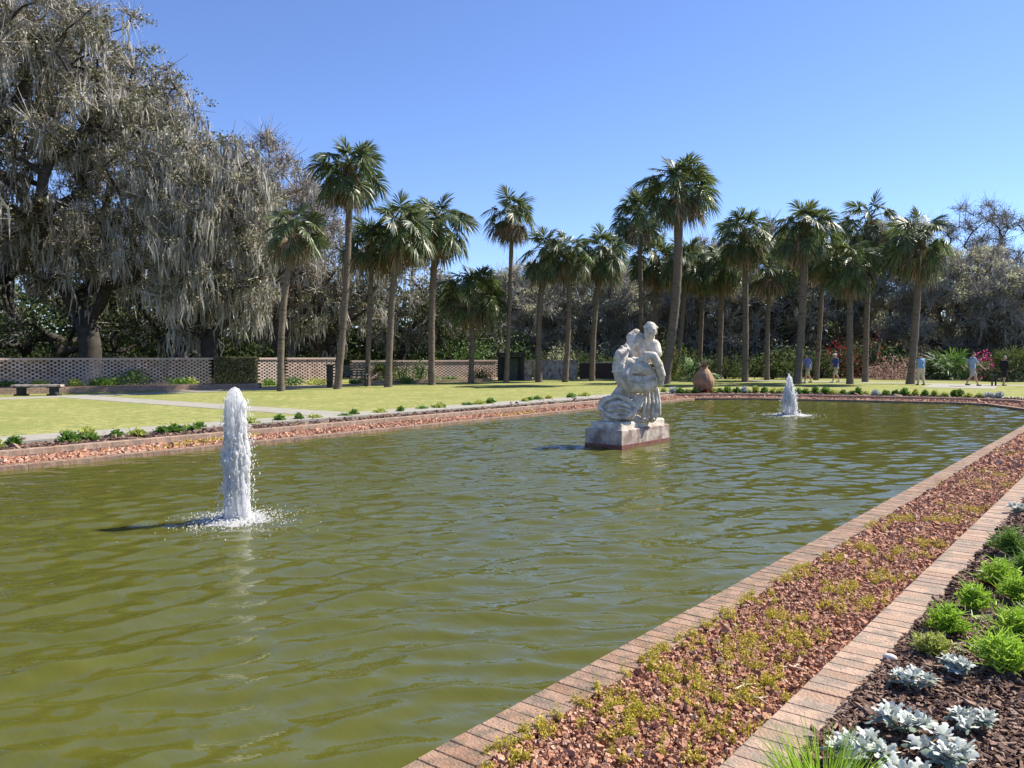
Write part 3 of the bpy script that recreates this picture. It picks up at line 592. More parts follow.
shrub('azalea_bush', 'smaller red azalea between the two palms right of the man in dark blue', 'azalea', pos(873, 60), 3.2, 1.1, 'leafdark', 900, .14, 2, 'red', 160, fs=.13)
shrub('flowering_shrub', 'faded dusty pink round bush left of the rightmost palm trunk', 'shrub', pos(893, 55), 1.6, 1.7, 'dusty', 1500, .12, 3, 'dusty', 500)
shrub('azalea_bush', 'bright pink azalea beside the farthest right walking man', 'azalea', pos(984, 56), 1.9, .85, 'leafmid', 500, .12, 4, 'pink', 480, fs=.13)
shrub('flowering_shrub', 'yellow flowering bush between the statue and the thin palm trunk', 'shrub', pos(673, 52), 2.1, .75, 'lime', 900, .12, 5, 'yellow', 260)
shrub('evergreen_shrub', 'dark evergreen shrub under the palms left of the urn', 'shrub', pos(725, 57), 1.9, 1.8, 'leafdark', 1800, .16, 6)
shrub('evergreen_shrub', 'dark evergreen shrub behind the thin palm between the walking men', 'shrub', pos(822, 58), 2.0, 1.5, 'leafdark', 1500, .16, 7)
shrub('evergreen_shrub', 'rounded dark shrub against the lattice wall near the shortest palm', 'shrub', pos(480, 53), 1.0, 1.1, 'leafmid', 700, .12, 8)
shrub('evergreen_shrub', 'loose green shrub behind the pale wall right of the dark kiosk', 'shrub', pos(560, 62), 2.3, 2.0, 'leafgrey', 1300, .16, 9)
shrub('evergreen_shrub', 'leafy green shrub against the wall just right of the bushy headed palm trunk', 'shrub', pos(401, 49), 1.3, .7, 'leafmid', 500, .13, 10)
shrub('evergreen_shrub', 'leafy green shrub against the wall left of the fifth palm trunk', 'shrub', pos(420, 50), 1.5, .8, 'leafmid', 600, .13, 11)
for i, (px, D) in enumerate([(505, 72), (455, 60), (610, 72), (560, 74), (770, 70)]): 
    shrub('woodland_shrub', ['olive bush above the wall left of the dark kiosk', 'olive bush above the wall behind the shortest palm', 'grey bush behind the wall left of the statue', 'grey bush over the pale wall section', 'mottled bush deep under the palms left of the far jet'][i], 'shrub', pos(px, D), 3.6 if i < 2 else 3.2, 2.8, 'leafgrey' if i > 1 else 'leafmid', 2200, .2, 30 + i)

# ------------------------------------------------------------------ garden walls
def lattice(name, label, A, B, h, z0=0., hole=True, matn='wallbrick'):
    A = np.array(A[:2]); B = np.array(B[:2]); L = np.linalg.norm(B - A); d = (B - A) / L; ang = math.atan2(d[1], d[0])
    t = thing(name, label, 'brick wall', (*((A + B) / 2), 0)); off = np.array([*((A + B) / 2), 0]); mb = MB()
    ch = .088; nc = int(round((h - .12) / ch)); per = .31
    for c in range(nc):
        z = z0 + ch * (c + .5)
        for k in range(int(L / per) + 1):
            s = k * per + (per / 2 if c % 2 else 0)
            if s > L: continue
            q = A + d * s; box(mb, (q[0] - off[0], q[1] - off[1], z), (.195, .14, ch - .004), ang)
    mb.build('lattice_courses', M[matn], t)
    mb = MB(); q = np.zeros(2); box(mb, (0, 0, z0 + nc * ch + .05), (L + .1, .26, .1), ang); mb.build('coping', M[matn], t)
    return t
wall = [(-44.3, 2), (-41.2, 17.), (-39.0, 24.4)]
A1 = at(-60, 392.6); A2 = at(212, 386); A3 = at(259, 385.3); A4 = at(282, 384.6); A5 = at(334, 383.2); A6 = at(352, 382.3); A7 = at(496, 379.3); A8 = at(534, 379); A9 = at(628, 378.3)
lattice('lattice_wall', 'openwork brick lattice wall at the left behind the stone bench', A1, A2, hgt(357.2, depth(A2)))
lattice('lattice_wall', 'short openwork brick wall piece between the green hedge panel and the leftmost palm', A3, A4, hgt(357.2, depth(A4)))
lattice('lattice_wall', 'shaded dark openwork brick wall between the leftmost and the tallest left palm', A4 + [.0, .35, 0], A5, hgt(357.4, depth(A5)), matn='wallbrick')
lattice('lattice_wall', 'openwork brick lattice wall behind the palms from the garden bench to the dark kiosk', A6, A7, hgt(359.8, depth(A7)))
# hedge panel
t = thing('clipped_hedge', 'flat clipped green hedge panel set into the lattice wall', 'hedge', (*((A2 + A3) / 2)[:2], 0)); L = np.linalg.norm(A3 - A2) - .15; ang = math.atan2(A3[1] - A2[1], A3[0] - A2[0]); hh = hgt(357, depth(A3))
mb = MB(); box(mb, (0, 0, hh / 2 - .05), (L - .2, .35, hh - .1), ang); mb.build('inner_branches', M['leafdark'], t)
n = 9000; s = RNG.uniform(-L / 2, L / 2, n); u = RNG.uniform(-.28, .28, n); z = RNG.uniform(0.05, hh, n); k = RNG.random(n) < .8; u = np.where(k, np.sign(u) * RNG.uniform(.2, .3, n), u); z = np.where(k, z, hh - RNG.uniform(0, .06, n))
C = np.stack([s * math.cos(ang) - u * math.sin(ang), s * math.sin(ang) + u * math.cos(ang), z], 1); V, F = leafquads(C, RNG.uniform(.05, .11, n)); mesh_np('foliage', V, F, M['leaf'], t)
# plain pale wall on the right, with the kiosk
def slabwall(label, A, B, h, matn='concrete', th=.25):
    A = np.array(A); B = np.array(B); L = np.linalg.norm(B - A); ang = math.atan2(B[1] - A[1], B[0] - A[0]); c = (A + B) / 2
    t = thing('garden_wall', label, 'garden wall', (c[0], c[1], 0)); mb = MB(); box(mb, (0, 0, h / 2 - .05), (L, th, h), ang); mb.build('wall_face', M[matn], t)
    mb = MB(); cbox(mb, (0, 0, h - .01), (L + .08, th + .1, .08), ang); mb.build('coping', M['stonebase'], t); return t
slabwall('short pale plastered wall right of the dark kiosk', A8, at(577, 378.6), hgt(360.5, depth(A8)), 'stonebase')
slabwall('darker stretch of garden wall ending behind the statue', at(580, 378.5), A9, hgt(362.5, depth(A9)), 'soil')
# kiosk
kb = at(511, 380.4); kd = depth(kb); kw = 26 / FPX * kd; kh = hgt(353.5, kd); t = thing('garden_kiosk', 'dark square wooden kiosk with a flat roof at the end of the lattice wall', 'kiosk', kb, YAW)
mb = MB(); box(mb, (0, .7, kh / 2 - .1), (kw * .86, 1.1, kh - .2)); mb.build('back_room', M['dark'], t)
mb = MB(); cbox(mb, (0, .35, kh - .06), (kw * 1.12, 2.1, .22)); mb.build('roof', M['dark'], t)
for sx in (-1, 1):
    mb = MB(); box(mb, (sx * kw * .45, -.35, kh / 2 - .08), (.2, .2, kh - .18)); mb.build('post', M['dark'], t)
mb = MB(); box(mb, (0.1, .13, kh * .42), (kw * .4, .06, kh * .8)); dd = mb.build('door', M['greenwood'], t); mb = MB(); box(mb, (.35, .09, kh * .4), (.05, .04, .18)); mb.build('handle', M['clay'], dd)
pb = at(527.5, 380.2); t = thing('brick_pier', 'grey square pier between the dark kiosk and the pale wall', 'pier', pb, YAW); ph = hgt(361, depth(pb)); mb = MB(); box(mb, (0, 0, ph / 2 - .05), (.6, .5, ph)); mb.build('shaft', M['stonebase'], t); mb = MB(); cbox(mb, (0, 0, ph + .01), (.72, .62, .1)); mb.build('cap', M['concrete'], t)
pb = at(330, 387.5); t = thing('brick_pier', 'thin dark pier just left of the tallest left palm trunk', 'pier', pb, YAW); ph = hgt(366, depth(pb)); mb = MB(); box(mb, (0, 0, ph / 2), (.28, .28, ph)); mb.build('shaft', M['dark'], t); mb = MB(); cbox(mb, (0, 0, ph + .04), (.36, .36, .08)); mb.build('cap', M['dark'], t)
pb = at(307, 383); t = thing('brick_pier', 'pale brick pier against the shaded wall between two palms', 'pier', pb, YAW); ph = hgt(369, depth(pb)); mb = MB(); box(mb, (0, 0, ph / 2), (.35, .3, ph)); mb.build('shaft', M['wallbrick'], t); mb = MB(); cbox(mb, (0, 0, ph + .04), (.45, .4, .08)); mb.build('cap', M['stone'], t)
# low brick planter in front of the left wall
def planter(label, A, B, h):
    A = np.array(A); B = np.array(B); L = np.linalg.norm(B - A); ang = math.atan2(B[1] - A[1], B[0] - A[0]); c = (A + B) / 2
    t = thing('brick_planter', label, 'planter', (c[0], c[1], 0)); mb = MB()
    for cc in range(int(h / .08)):
        for k in range(int(L / .22)):
            s = -L / 2 + (k + .5 + (.5 if cc % 2 else 0)) * .22
            if s > L / 2: continue
            box(mb, (s * math.cos(ang), s * math.sin(ang), .04 + cc * .08), (.21, .2, .074), ang)
    mb.build('brick_face', M['brick2'], t); nn_ = np.array([-math.sin(ang), math.cos(ang)]) * .62
    mb = MB(); box(mb, (nn_[0], nn_[1], h * .4), (L, 1.05, h * .8), ang); mb.build('soil', M['soil'], t); return t
planter('low raised brick planter running along the foot of the left lattice wall', at(-60, 396), at(262, 388), .3)
planter('low brick planter along the wall behind the palms', at(358, 384), at(490, 381.2), .16)

# wall-side plants, one by one
for i, (px, py, h, r, m_, lab) in enumerate([
 (135, 388.5, .85, .85, 'leafmid', 'large glossy green clump in the planter before the left lattice wall'),
 (112, 389, .4, .6, 'midgreen', 'low green plant left of the large glossy clump in the planter'), (98, 389.3, .4, .55, 'midgreen', 'low leafy plant under the lattice wall, second left of the large glossy clump'),
 (75, 390, .35, .5, 'lime', 'yellowish low plant right of the stone bench in the planter'), (5, 391, .35, .7, 'leafmid', 'dark green low plant behind the left end of the stone bench'),
 (38, 390.6, .3, .6, 'lime', 'yellow green low plant behind the stone bench'), (177, 388, .45, .65, 'midgreen', 'bright green plant in the planter left of the hedge panel'),
 (192, 387.6, .3, .4, 'lime', 'small yellowish plant right next to the hedge panel'), (270, 385.5, .35, .6, 'midgreen', 'bright green low plant between hedge panel and leftmost palm'),
 (292, 385, .5, .7, 'leafmid', 'green plant just right of the leftmost palm trunk'), (318, 384.8, .4, .8, 'lime', 'yellow green plant under the shaded lattice wall'),
 (437, 382, .4, .6, 'midgreen', 'low green plant at the wall right of the fifth palm'), (452, 381.4, .35, .5, 'midgreen', 'low green plant at the wall left of the shortest palm'),
 (355, 384, .3, .5, 'midgreen', 'small green plant beside the garden bench'), (408, 383.4, .4, .6, 'midgreen', 'fresh green low plant between the fourth and fifth palms')]):
    b = at(px, py, 0); b[2] = .18 if px < 262 else 0; shrub('border_plant', lab, 'plant', b, h, r, m_, 350, .13, 60 + i)

# ------------------------------------------------------------------ benches
bb = at(38, 395.5); bd = depth(bb); t = thing('stone_bench', 'backless grey stone bench with dark legs on the lawn at the far left', 'bench', bb, YAW + .1)
L_ = 47 / FPX * bd
mb = MB(); cbox(mb, (0, 0, .40), (L_, .4, .08), 0, .02); mb.build('seat', M['stonebase'], t)
for sx in (-1, 1):
    mb = MB(); box(mb, (sx * L_ * .33, 0, .18), (.24, .34, .36)); box(mb, (sx * L_ * .33, 0, .335), (.46, .38, .05)); box(mb, (sx * L_ * .33, 0, .03), (.4, .46, .07)); mb.build('leg', M['dark'], t)
bb = at(353, 386.5); t = thing('garden_bench', 'dark green slatted garden bench with a high back between the left palms', 'bench', bb, YAW)
mb = MB()
for k in range(4): box(mb, (0, -.2 + k * .13, .42), (1.5, .1, .03))
mb.build('seat', M['greenwood'], t); mb = MB()
for k in range(4): box(mb, (0, .3, .58 + k * .13), (1.5, .03, .09))
box(mb, (0, .28, 1.07), (1.6, .1, .07)); mb.build('backrest', M['greenwood'], t)
for sx in (-1, 1):
    for y_ in (-.22, .26): mb = MB(); box(mb, (sx * .72, y_, .22 if y_ < 0 else .52), (.07, .07, .44 if y_ < 0 else 1.04)); mb.build('leg', M['dark'], t)
    mb = MB(); box(mb, (sx * .72, 0, .64), (.08, .56, .04)); box(mb, (sx * .72, -.24, .54), (.06, .06, .2)); mb.build('armrest', M['greenwood'], t)

# ------------------------------------------------------------------ statue on its pedestal
sc = np.array([-8.6, 14.9, 0]); SDp = depth(sc); SK = SDp / FPX
t = thing('statue', 'pale carved stone statue of a man gripping a coiled beast, standing in the pool', 'statue', (sc[0], sc[1], WZ))
mb = MB(); cbox(mb, (0, 0, .13), (.86, 2.02, .5), 0, .02); blk = mb.build('pedestal', M['stonebase'], t)
mb = MB(); box(mb, (0, 0, .03), (.875, 2.035, .1)); mb.build('waterline_band', M['stonewet'], blk)
mb = MB(); cbox(mb, (0, 0, .445), (.72, 1.80, .135), 0, .03); mb.build('plinth', M['stone'], t)
PC0 = 512 + FPX * float(np.dot(sc, RT)) / SDp; ZT = .50 + WZ      # column of the centre, level of the plinth top
ca_, sa_ = math.cos(YAW), math.sin(YAW)
def sp(px, py, w):                      # silhouette measurement (pixels) -> metres round the statue centre, w towards the viewer
    if py > 350 and px > 637: px = 637 + (px - 637) * (1 - .14 * min(1, (py - 350) / 10))
    if 344 < py < 396 and px < 637: px = 637 + (px - 637) * .87
    x = (px - PC0) * SK; y = -w; z = hgt(py, SDp) - WZ
    return np.array([x * ca_ - y * sa_, x * sa_ + y * ca_, z])
def chain(mb, pts, r):
    for i in range(len(pts) - 1): cap(mb, sp(*pts[i]), sp(*pts[i + 1]), r[i] * SK, r[i + 1] * SK)
RY = np.array([[ca_, -sa_, 0], [sa_, ca_, 0], [0, 0, 1]])
def se(mb, px, py, w, rx, ry, rz, tilt=0):
    c, s = math.cos(tilt), math.sin(tilt); T = np.array([[c, 0, -s], [0, 1, 0], [s, 0, c]])
    ell(mb, sp(px, py, w), (rx * SK, ry * SK, rz * SK), RY @ T)
# the man
mb = MB()
se(mb, 649.8, 330.5, .04, 6.3, 7.4, 8.6, -.12); se(mb, 647.8, 335.5, .10, 4.4, 4.8, 5.2, -.2)               # skull, jaw
se(mb, 644.6, 333.6, .14, 1.5, 2.2, 2.6, -.3); se(mb, 645.6, 339.6, .13, 2.0, 2.0, 1.2)                # nose, chin
se(mb, 646.2, 329.8, .155, 3.6, 1.3, .9); se(mb, 645.2, 336.6, .155, 1.7, 1.1, .55)                    # brow, lips
for a, b in ((644.4, 331.9), (648.9, 331.7)): se(mb, a, b, .165, .9, .8, .6)                           # eyes
se(mb, 655.4, 332.5, .06, 1.1, 2.0, 2.4)                                                               # ear
for i in range(26):                                                                                     # curls of hair
    a = i * 2.4; q = .35 + .65 * i / 26; se(mb, 650.6 + 6.0 * q * math.cos(a), 327.6 - 4.4 * (1 - q * q) + (1.5 if math.cos(a) > 0 else -.6), .04 + .15 * q * math.sin(a) * (1 if math.sin(a) < 0 else .55), 1.9, 1.9, 1.7)
chain(mb, [(650, 337, .02), (648, 344, -.02)], [4.4, 5.6])
chain(mb, [(635.5, 339, -.04), (645, 347, -.05)], [6.2, 7.5]); chain(mb, [(637, 341, .02), (646, 346, .0), (654, 349, .02)], [7, 6.5, 6]); chain(mb, [(634, 340, -.05), (632, 356, -.02), (636, 372, -.04)], [7, 9, 10]); chain(mb, [(640, 343, -.08), (646, 352, -.06)], [7, 9]); se(mb, 643, 351, -.05, 12.5, 10, 10, .35); se(mb, 640, 364, -.05, 10.5, 9, 14, .15); se(mb, 640, 348, -.12, 7, 6, 9, .25)
se(mb, 651, 350, .06, 6.5, 5, 5.5, -.3)                                                                 # chest
chain(mb, [(634, 338, .0), (628.5, 347, .08), (624.5, 359, .18)], [6.0, 5.8, 4.4])
chain(mb, [(624.5, 359, .18), (632, 361.5, .40), (639, 359.5, .46)], [4.8, 4.0, 2.9])
chain(mb, [(653.5, 346, .02), (656.3, 353.5, .12)], [6.6, 5.6]); chain(mb, [(656.3, 353.5, .12), (652, 360, .22)], [5.4, 4.2])
chain(mb, [(642, 354.5, .44), (650, 356, .50), (656.5, 364, .50), (660.5, 374, .46), (660, 383, .36)], [3.0, 4.2, 4.5, 4.2, 3.6])   # clasped forearm
for k in range(4):                                                                                      # fingers of both hands
    chain(mb, [(640 + .4 * k, 357.8 + 1.5 * k, .48), (643.4 + .3 * k, 358.2 + 1.5 * k, .50), (645.6, 360.2 + 1.4 * k, .45)], [.85, .8, .6])
    chain(mb, [(656.5 - 1.2 * k, 384, .24), (655.0 - 1.5 * k, 387.2, .32), (653.2 - 1.5 * k, 388.6, .36)], [.9, .8, .6])
chain(mb, [(638.5, 357.8, .45), (640.2, 355.2, .49), (642.6, 354.6, .49)], [1.1, .95, .7])
chain(mb, [(636, 374, -.05), (627, 388, .05), (613.5, 404, .1), (606, 415, .05)], [11, 10.5, 8.5, 6]); chain(mb, [(641, 380, 0), (637, 398, .1), (633, 414, .15)], [11, 10, 9])
chain(mb, [(648, 378, 0), (652, 394, .1), (653, 417, .12)], [8, 5.2, 5.4])
for k, (a, b, c) in enumerate(((644.5, 640.5, 417), (648.5, 646, 418), (652.5, 651.5, 418), (656, 656.5, 416), (658.3, 660.4, 413.5))):
    chain(mb, [(a, 388, .22), ((a + b) / 2 + 1., 402, .36 - .02 * k), (b, c, .38 - .03 * k)], [1.5, 1.7, 1.9])
chain(mb, [(637, 336, -.04), (644, 340, -.02), (649, 345, .0)], [5, 5, 5.5]); chain(mb, [(636, 333, -.02), (630, 337, .02)], [4.2, 4.2])
fuse(mb, 'man', M['stone'], t, .0095, 1, (.05, .010))
# the beast wound round his lap
mb = MB()
chain(mb, [(621, 349.5, .30), (617, 357, .34), (614.5, 366, .38), (618, 377, .42), (628, 383.5, .46), (640, 385, .46), (650, 382.5, .40), (656, 377, .30)], [4.6, 6.2, 7.6, 8.6, 8.6, 7.8, 6.6, 4.6])
chain(mb, [(622, 362, .36), (632, 367, .44), (643, 369, .46), (653, 374, .36)], [5.2, 6.4, 6.2, 5.0])
chain(mb, [(618, 352, .34), (613.5, 353.5, .42), (609.5, 358, .46)], [5.4, 4, 2.6]); chain(mb, [(616, 357, .38), (611.6, 361.5, .44)], [3.4, 1.9])
for (a, b, w_, r_) in ((616.5, 347.5, .38, 1.9), (621.5, 346, .34, 2), (624.5, 350, .40, 1.7), (609.8, 355.2, .48, 1.1)): se(mb, a, b, w_, r_, r_, r_)
chain(mb, [(624, 370, .52), (621, 374.5, .60), (623.5, 379, .62)], [3.4, 2.8, 2.0]); chain(mb, [(613, 370, .50), (606, 371, .5)], [2.6, 1.3])
for k in range(4): chain(mb, [(623.5, 378, .62), (620.4 + 2.3 * k, 382.6 + .5 * math.sin(k), .63)], [1.3, .6])
for k in range(11):                                                                                     # ridges across the belly
    f = k / 10; a_ = 617 + 37 * f; b_ = 379 + 3 * math.sin(f * math.pi); chain(mb, [(a_ - 2.5, b_ - 6.5, .50 - .1 * f * f), (a_ + .5, b_ - 1, .64 - .12 * f * f), (a_ + 2.6, b_ + 5.5, .56 - .12 * f * f)], [.8, 1.1, .8])
for k in range(8):                                                                                      # muscles of back and side
    f = k / 7; chain(mb, [(630 + 6 * f, 341 + 17 * f, .10), (636 + 6 * f, 343 + 16 * f, .17), (642 + 4 * f, 347 + 13 * f, .14)], [.9, 1.2, .8])
for (q0, q1, q2) in (((604, 404.5, .60), (614, 401.5, .66), (626, 406, .64)), ((604, 409, .62), (615, 406.2, .68), (627, 409.6, .64)), ((606, 412.6, .62), (616, 411, .68), (626, 413, .64))): chain(mb, [q0, q1, q2], [.7, .9, .7])
for k in range(15):                                                                                     # rows of scutes
    f = k / 14; se(mb, 619 + 35 * f, 376.5 - 3 * math.sin(f * 3.1) + 3.4 * math.sin(f * math.pi), .58 - .14 * f * f, 1.7, 1.4, 1.5); se(mb, 622 + 31 * f, 371.5 - 3 * f + 2 * math.sin(f * math.pi), .56 - .16 * f, 1.3, 1.2, 1.2)
    se(mb, 619 + 34 * f, 382 + 3.2 * math.sin(f * math.pi), .60 - .16 * f * f, 1.4, 1.3, 1.3)
chain(mb, [(637, 398, .28), (634, 404, .34), (626, 407, .38)], [6, 6.5, 8])
se(mb, 615, 408, .34, 16, 15, 9.6, -.06); se(mb, 620, 413, .32, 15, 16, 7)
chain(mb, [(606, 397.5, .50), (598.5, 400.5, .48), (597, 406, .50), (602, 411.5, .58), (611, 415, .64), (622, 415, .64), (630.5, 410.5, .56), (632, 407, .5)], [2, 2.2, 2.2, 2.1, 2.1, 2.2, 2.4, 2.6])
chain(mb, [(601, 398, .46), (612, 394.8, .46), (624, 398, .48), (631, 405, .5)], [2.2, 2.4, 2.4, 2.6]); chain(mb, [(607, 402.5, .56), (616, 400.5, .6), (625, 404.5, .6)], [1.4, 1.5, 1.3]); chain(mb, [(608, 408, .6), (617, 406, .63), (626, 408.5, .6)], [1.4, 1.5, 1.3])
chain(mb, [(633, 407, .4), (640, 402, .34), (645, 397, .26)], [3, 2.6, 2])
fuse(mb, 'coiled_beast', M['stone'], t, .0095, 1, (.03, .014))
mb = MB()
for (a, b, w_, x_, y_, z_) in ((613, 420, .25, 15, 15, 3.2), (634, 419.5, .2, 16, 15, 3.2), (648, 418, .12, 10, 13, 3), (610, 418, .3, 9, 9, 4), (630, 417, .32, 11, 8, 4)): se(mb, a, b, w_, x_ * .8, y_ * .8, z_)
fuse(mb, 'rocky_base', M['stone'], t, .025, 2, (.12, .03))

# ------------------------------------------------------------------ fountain jets
def jet(loc, label, prof, spread, nd, seed, nozzle=False):
    rg = np.random.default_rng(seed); t = thing('fountain_jet', label, 'fountain jet', loc); H = prof[-1][1]
    zz = np.linspace(0, H, 150); rr = np.interp(zz, [p[1] for p in prof], [p[0] for p in prof]); n = 72
    a = np.arange(n) / n * 2 * math.pi; A, Z = np.meshgrid(a, zz); Q = np.interp(Z, zz, rr)
    nz = np.zeros_like(A)
    for _ in range(60):
        k = rg.integers(1, 22); q = rg.uniform(1, 26) / H; nz += rg.normal() * np.sin(k * A + q * Z * .55 + rg.uniform(0, 6.3)) * (1.2 / (1 + k * .09))
    nz /= nz.std(); Q = .70 * Q * (1 + .17 * nz * np.clip((H - Z) / .15, .25, 1)) + np.abs(rg.normal(0, .004, Q.shape)); Q = np.clip(Q, .0005, None)
    cx = .012 * np.sin(Z * 4 / H + 1); V = np.stack([Q * np.cos(A) + cx, Q * np.sin(A), Z + rg.normal(0, .003, Z.shape)], 2).reshape(-1, 3)
    i, j = np.meshgrid(np.arange(149), np.arange(n), indexing='ij'); i = i.ravel(); j = j.ravel(); k = (j + 1) % n
    mesh_np('water_column', V, np.stack([i * n + j, i * n + k, (i + 1) * n + k, (i + 1) * n + j], 1), M['froth'], t, True)
    ro = MB()
    for q in range(34):
        a0 = q * 2.4 + rg.normal(0, .3); z0 = rg.uniform(0, .35) * H; z1 = rg.uniform(.45, .96) * H; zs = np.linspace(z0, z1, 26); rb = np.interp(zs, zz, rr) * rg.uniform(.60, .84)
        ang = a0 + rg.normal(0, .25) * (zs / H) + .10 * np.sin(zs * rg.uniform(8, 16) + q); wv = 1 + .07 * np.sin(zs * rg.uniform(14, 30) + q)
        P = np.stack([rb * wv * np.cos(ang), rb * wv * np.sin(ang), zs], 1); rad = np.interp(zs, zz, rr) * .10 * (1 + .55 * rg.normal(0, 1, 26).clip(-1, 1.6)); rad[0] = rad[-1] = .002
        tube(ro, P, np.clip(rad, .003, None), 7, cap=False)
    ro.build('water_ropes', M['froth'], t, True)
    fo = np.random.default_rng(seed + 9); nr, na = 26, 96; A_, R_ = np.meshgrid(np.arange(na) / na * 2 * math.pi, np.linspace(.02, 1, nr)); ed = .34 * spread * (1 + sum(fo.normal(0, .10) * np.sin(k * A_ + fo.uniform(0, 6)) for k in range(2, 12)))
    hz = (.05 * (1 - R_) ** 1.5 + .012 * (1 - R_) * fo.random(A_.shape) + .022 * fo.random(A_.shape) ** 3) - .02 * R_ ** 3 + .006; hz[-1] = -.03
    V = np.stack([ed * R_ * np.cos(A_), ed * R_ * np.sin(A_), hz], 2).reshape(-1, 3); i, j = np.meshgrid(np.arange(nr - 1), np.arange(na), indexing='ij'); i = i.ravel(); j = j.ravel(); k = (j + 1) % na
    mesh_np('foam', V, np.stack([i * na + j, (i + 1) * na + j, (i + 1) * na + k, i * na + k], 1), M['froth'], t, True)
    # falling drops and ragged threads beside the column
    OCT = np.array([[1, 0, 0], [-1, 0, 0], [0, 1, 0], [0, -1, 0], [0, 0, 1], [0, 0, -1.]]); OF = np.array([[0, 2, 4], [2, 1, 4], [1, 3, 4], [3, 0, 4], [2, 0, 5], [1, 2, 5], [3, 1, 5], [0, 3, 5]])
    def drops(C, s, asp): 
        m = len(C); V = OCT[None] * s[:, None, None] * np.stack([np.ones(m), np.ones(m), asp], 1)[:, None]; V = V + rg.normal(0, .15, V.shape) * s[:, None, None]
        return (V + C[:, None]).reshape(-1, 3), (OF[None] + (np.arange(m) * 6)[:, None, None]).reshape(-1, 3)
    z = H * rg.uniform(0, .93, nd) ** 1.1; a = rg.uniform(0, 6.28, nd); r = np.interp(z, zz, rr) * (1 + np.abs(rg.normal(0, .16, nd))) + rg.exponential(.02, nd) * (1 - z / H)
    V, F = drops(np.stack([r * np.cos(a), r * np.sin(a), z], 1), rg.uniform(.002, .008, nd) * spread, rg.uniform(1, 3.2, nd))
    mesh_np('spray', V, F, M['froth'], t, True)['kind'] = 'stuff'
    # splash ring: low hummocks, hopping drops, floating bubbles
    m = 1700; a = rg.uniform(0, 6.28, m); r = np.abs(rg.normal(.24, .2, m)) * spread; V, F = drops(np.stack([r * np.cos(a), r * np.sin(a), np.abs(rg.normal(0, .03, m)) * np.exp(-r)], 1), rg.uniform(.006, .024, m) * np.exp(-r * 1.2), rg.uniform(.3, .9, m))
    m2 = 600; a = rg.uniform(0, 6.28, m2); r = rg.gamma(3.0, .13, m2) * spread; V2, F2 = drops(np.stack([r * np.cos(a), r * np.sin(a), .004 + np.abs(rg.normal(0, .05, m2)) * np.exp(-r * 1.5)], 1), rg.uniform(.003, .009, m2), rg.uniform(.5, 1.4, m2))
    sp_ = mesh_np('splash', np.concatenate([V, V2]), np.concatenate([F, F2 + len(V)]), M['froth'], t, True); sp_['kind'] = 'stuff'
    if nozzle: mb = MB(); tube(mb, [(-.12, -.14, -.1), (-.12, -.14, .09)], [.07, .05], 12); mb.build('nozzle', M['dark'], t)
    return t
jet((-8.05, 5.21, WZ), 'tall white near fountain jet rising from the pool at the left', [(.24, 0), (.19, .06), (.165, .2), (.16, .5), (.172, .72), (.145, .9), (.135, 1.1), (.14, 1.25), (.128, 1.36), (.10, 1.44), (.06, 1.48), (.003, 1.50)], 1.05, 620, 1)
jet((-8.81, 25.15, WZ), 'small white cone shaped fountain jet at the far end of the pool', [(.30, 0), (.25, .1), (.24, .3), (.22, .5), (.19, .7), (.12, .95), (.07, 1.15), (.003, 1.32)], 1.7, 420, 2, True)

# ------------------------------------------------------------------ urn
ub = at(703.5, 392.5, -.04); t = thing('terracotta_urn', 'egg shaped terracotta urn with a spiky plant on top, by the far pool edge', 'urn', ub, 0); us = depth(ub) / 36.
mb = MB(); lathe(mb, [(.001, 0), (.29, 0), (.31, .04), (.38, .14), (.445, .30), (.465, .45), (.44, .62), (.36, .80), (.26, .96), (.19, 1.04), (.17, 1.08), (.19, 1.11), (.17, 1.12), (.12, 1.1), (.001, 1.06)], (0, 0, 0), 48, lambda a, z: 1 + .05 * np.sin(a * 7 + z * 11) * np.sin(-a * 7 + z * 11))
mb.build('pot', M['clay'], t, True); g = MB(); rg = np.random.default_rng(4)
for i in range(34):
    a = i * 2.4; el = R(85 - 70 * i / 34); L = rg.uniform(.28, .46); d = np.array([math.cos(a) * math.cos(el), math.sin(a) * math.cos(el), math.sin(el)])
    tube(g, [np.array([0, 0, 1.07]), np.array([0, 0, 1.07]) + d * L * .5, np.array([0, 0, 1.07]) + d * L + [0, 0, -.05 * L]], [.018, .024, .003], 4, cap=False)
g.build('spiky_plant', M['deadfrond'], t)
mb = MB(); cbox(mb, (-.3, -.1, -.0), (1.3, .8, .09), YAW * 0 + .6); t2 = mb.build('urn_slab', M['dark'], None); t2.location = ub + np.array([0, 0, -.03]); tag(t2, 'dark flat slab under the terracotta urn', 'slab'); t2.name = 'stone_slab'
for ch in t.children: ch.location.z += .02

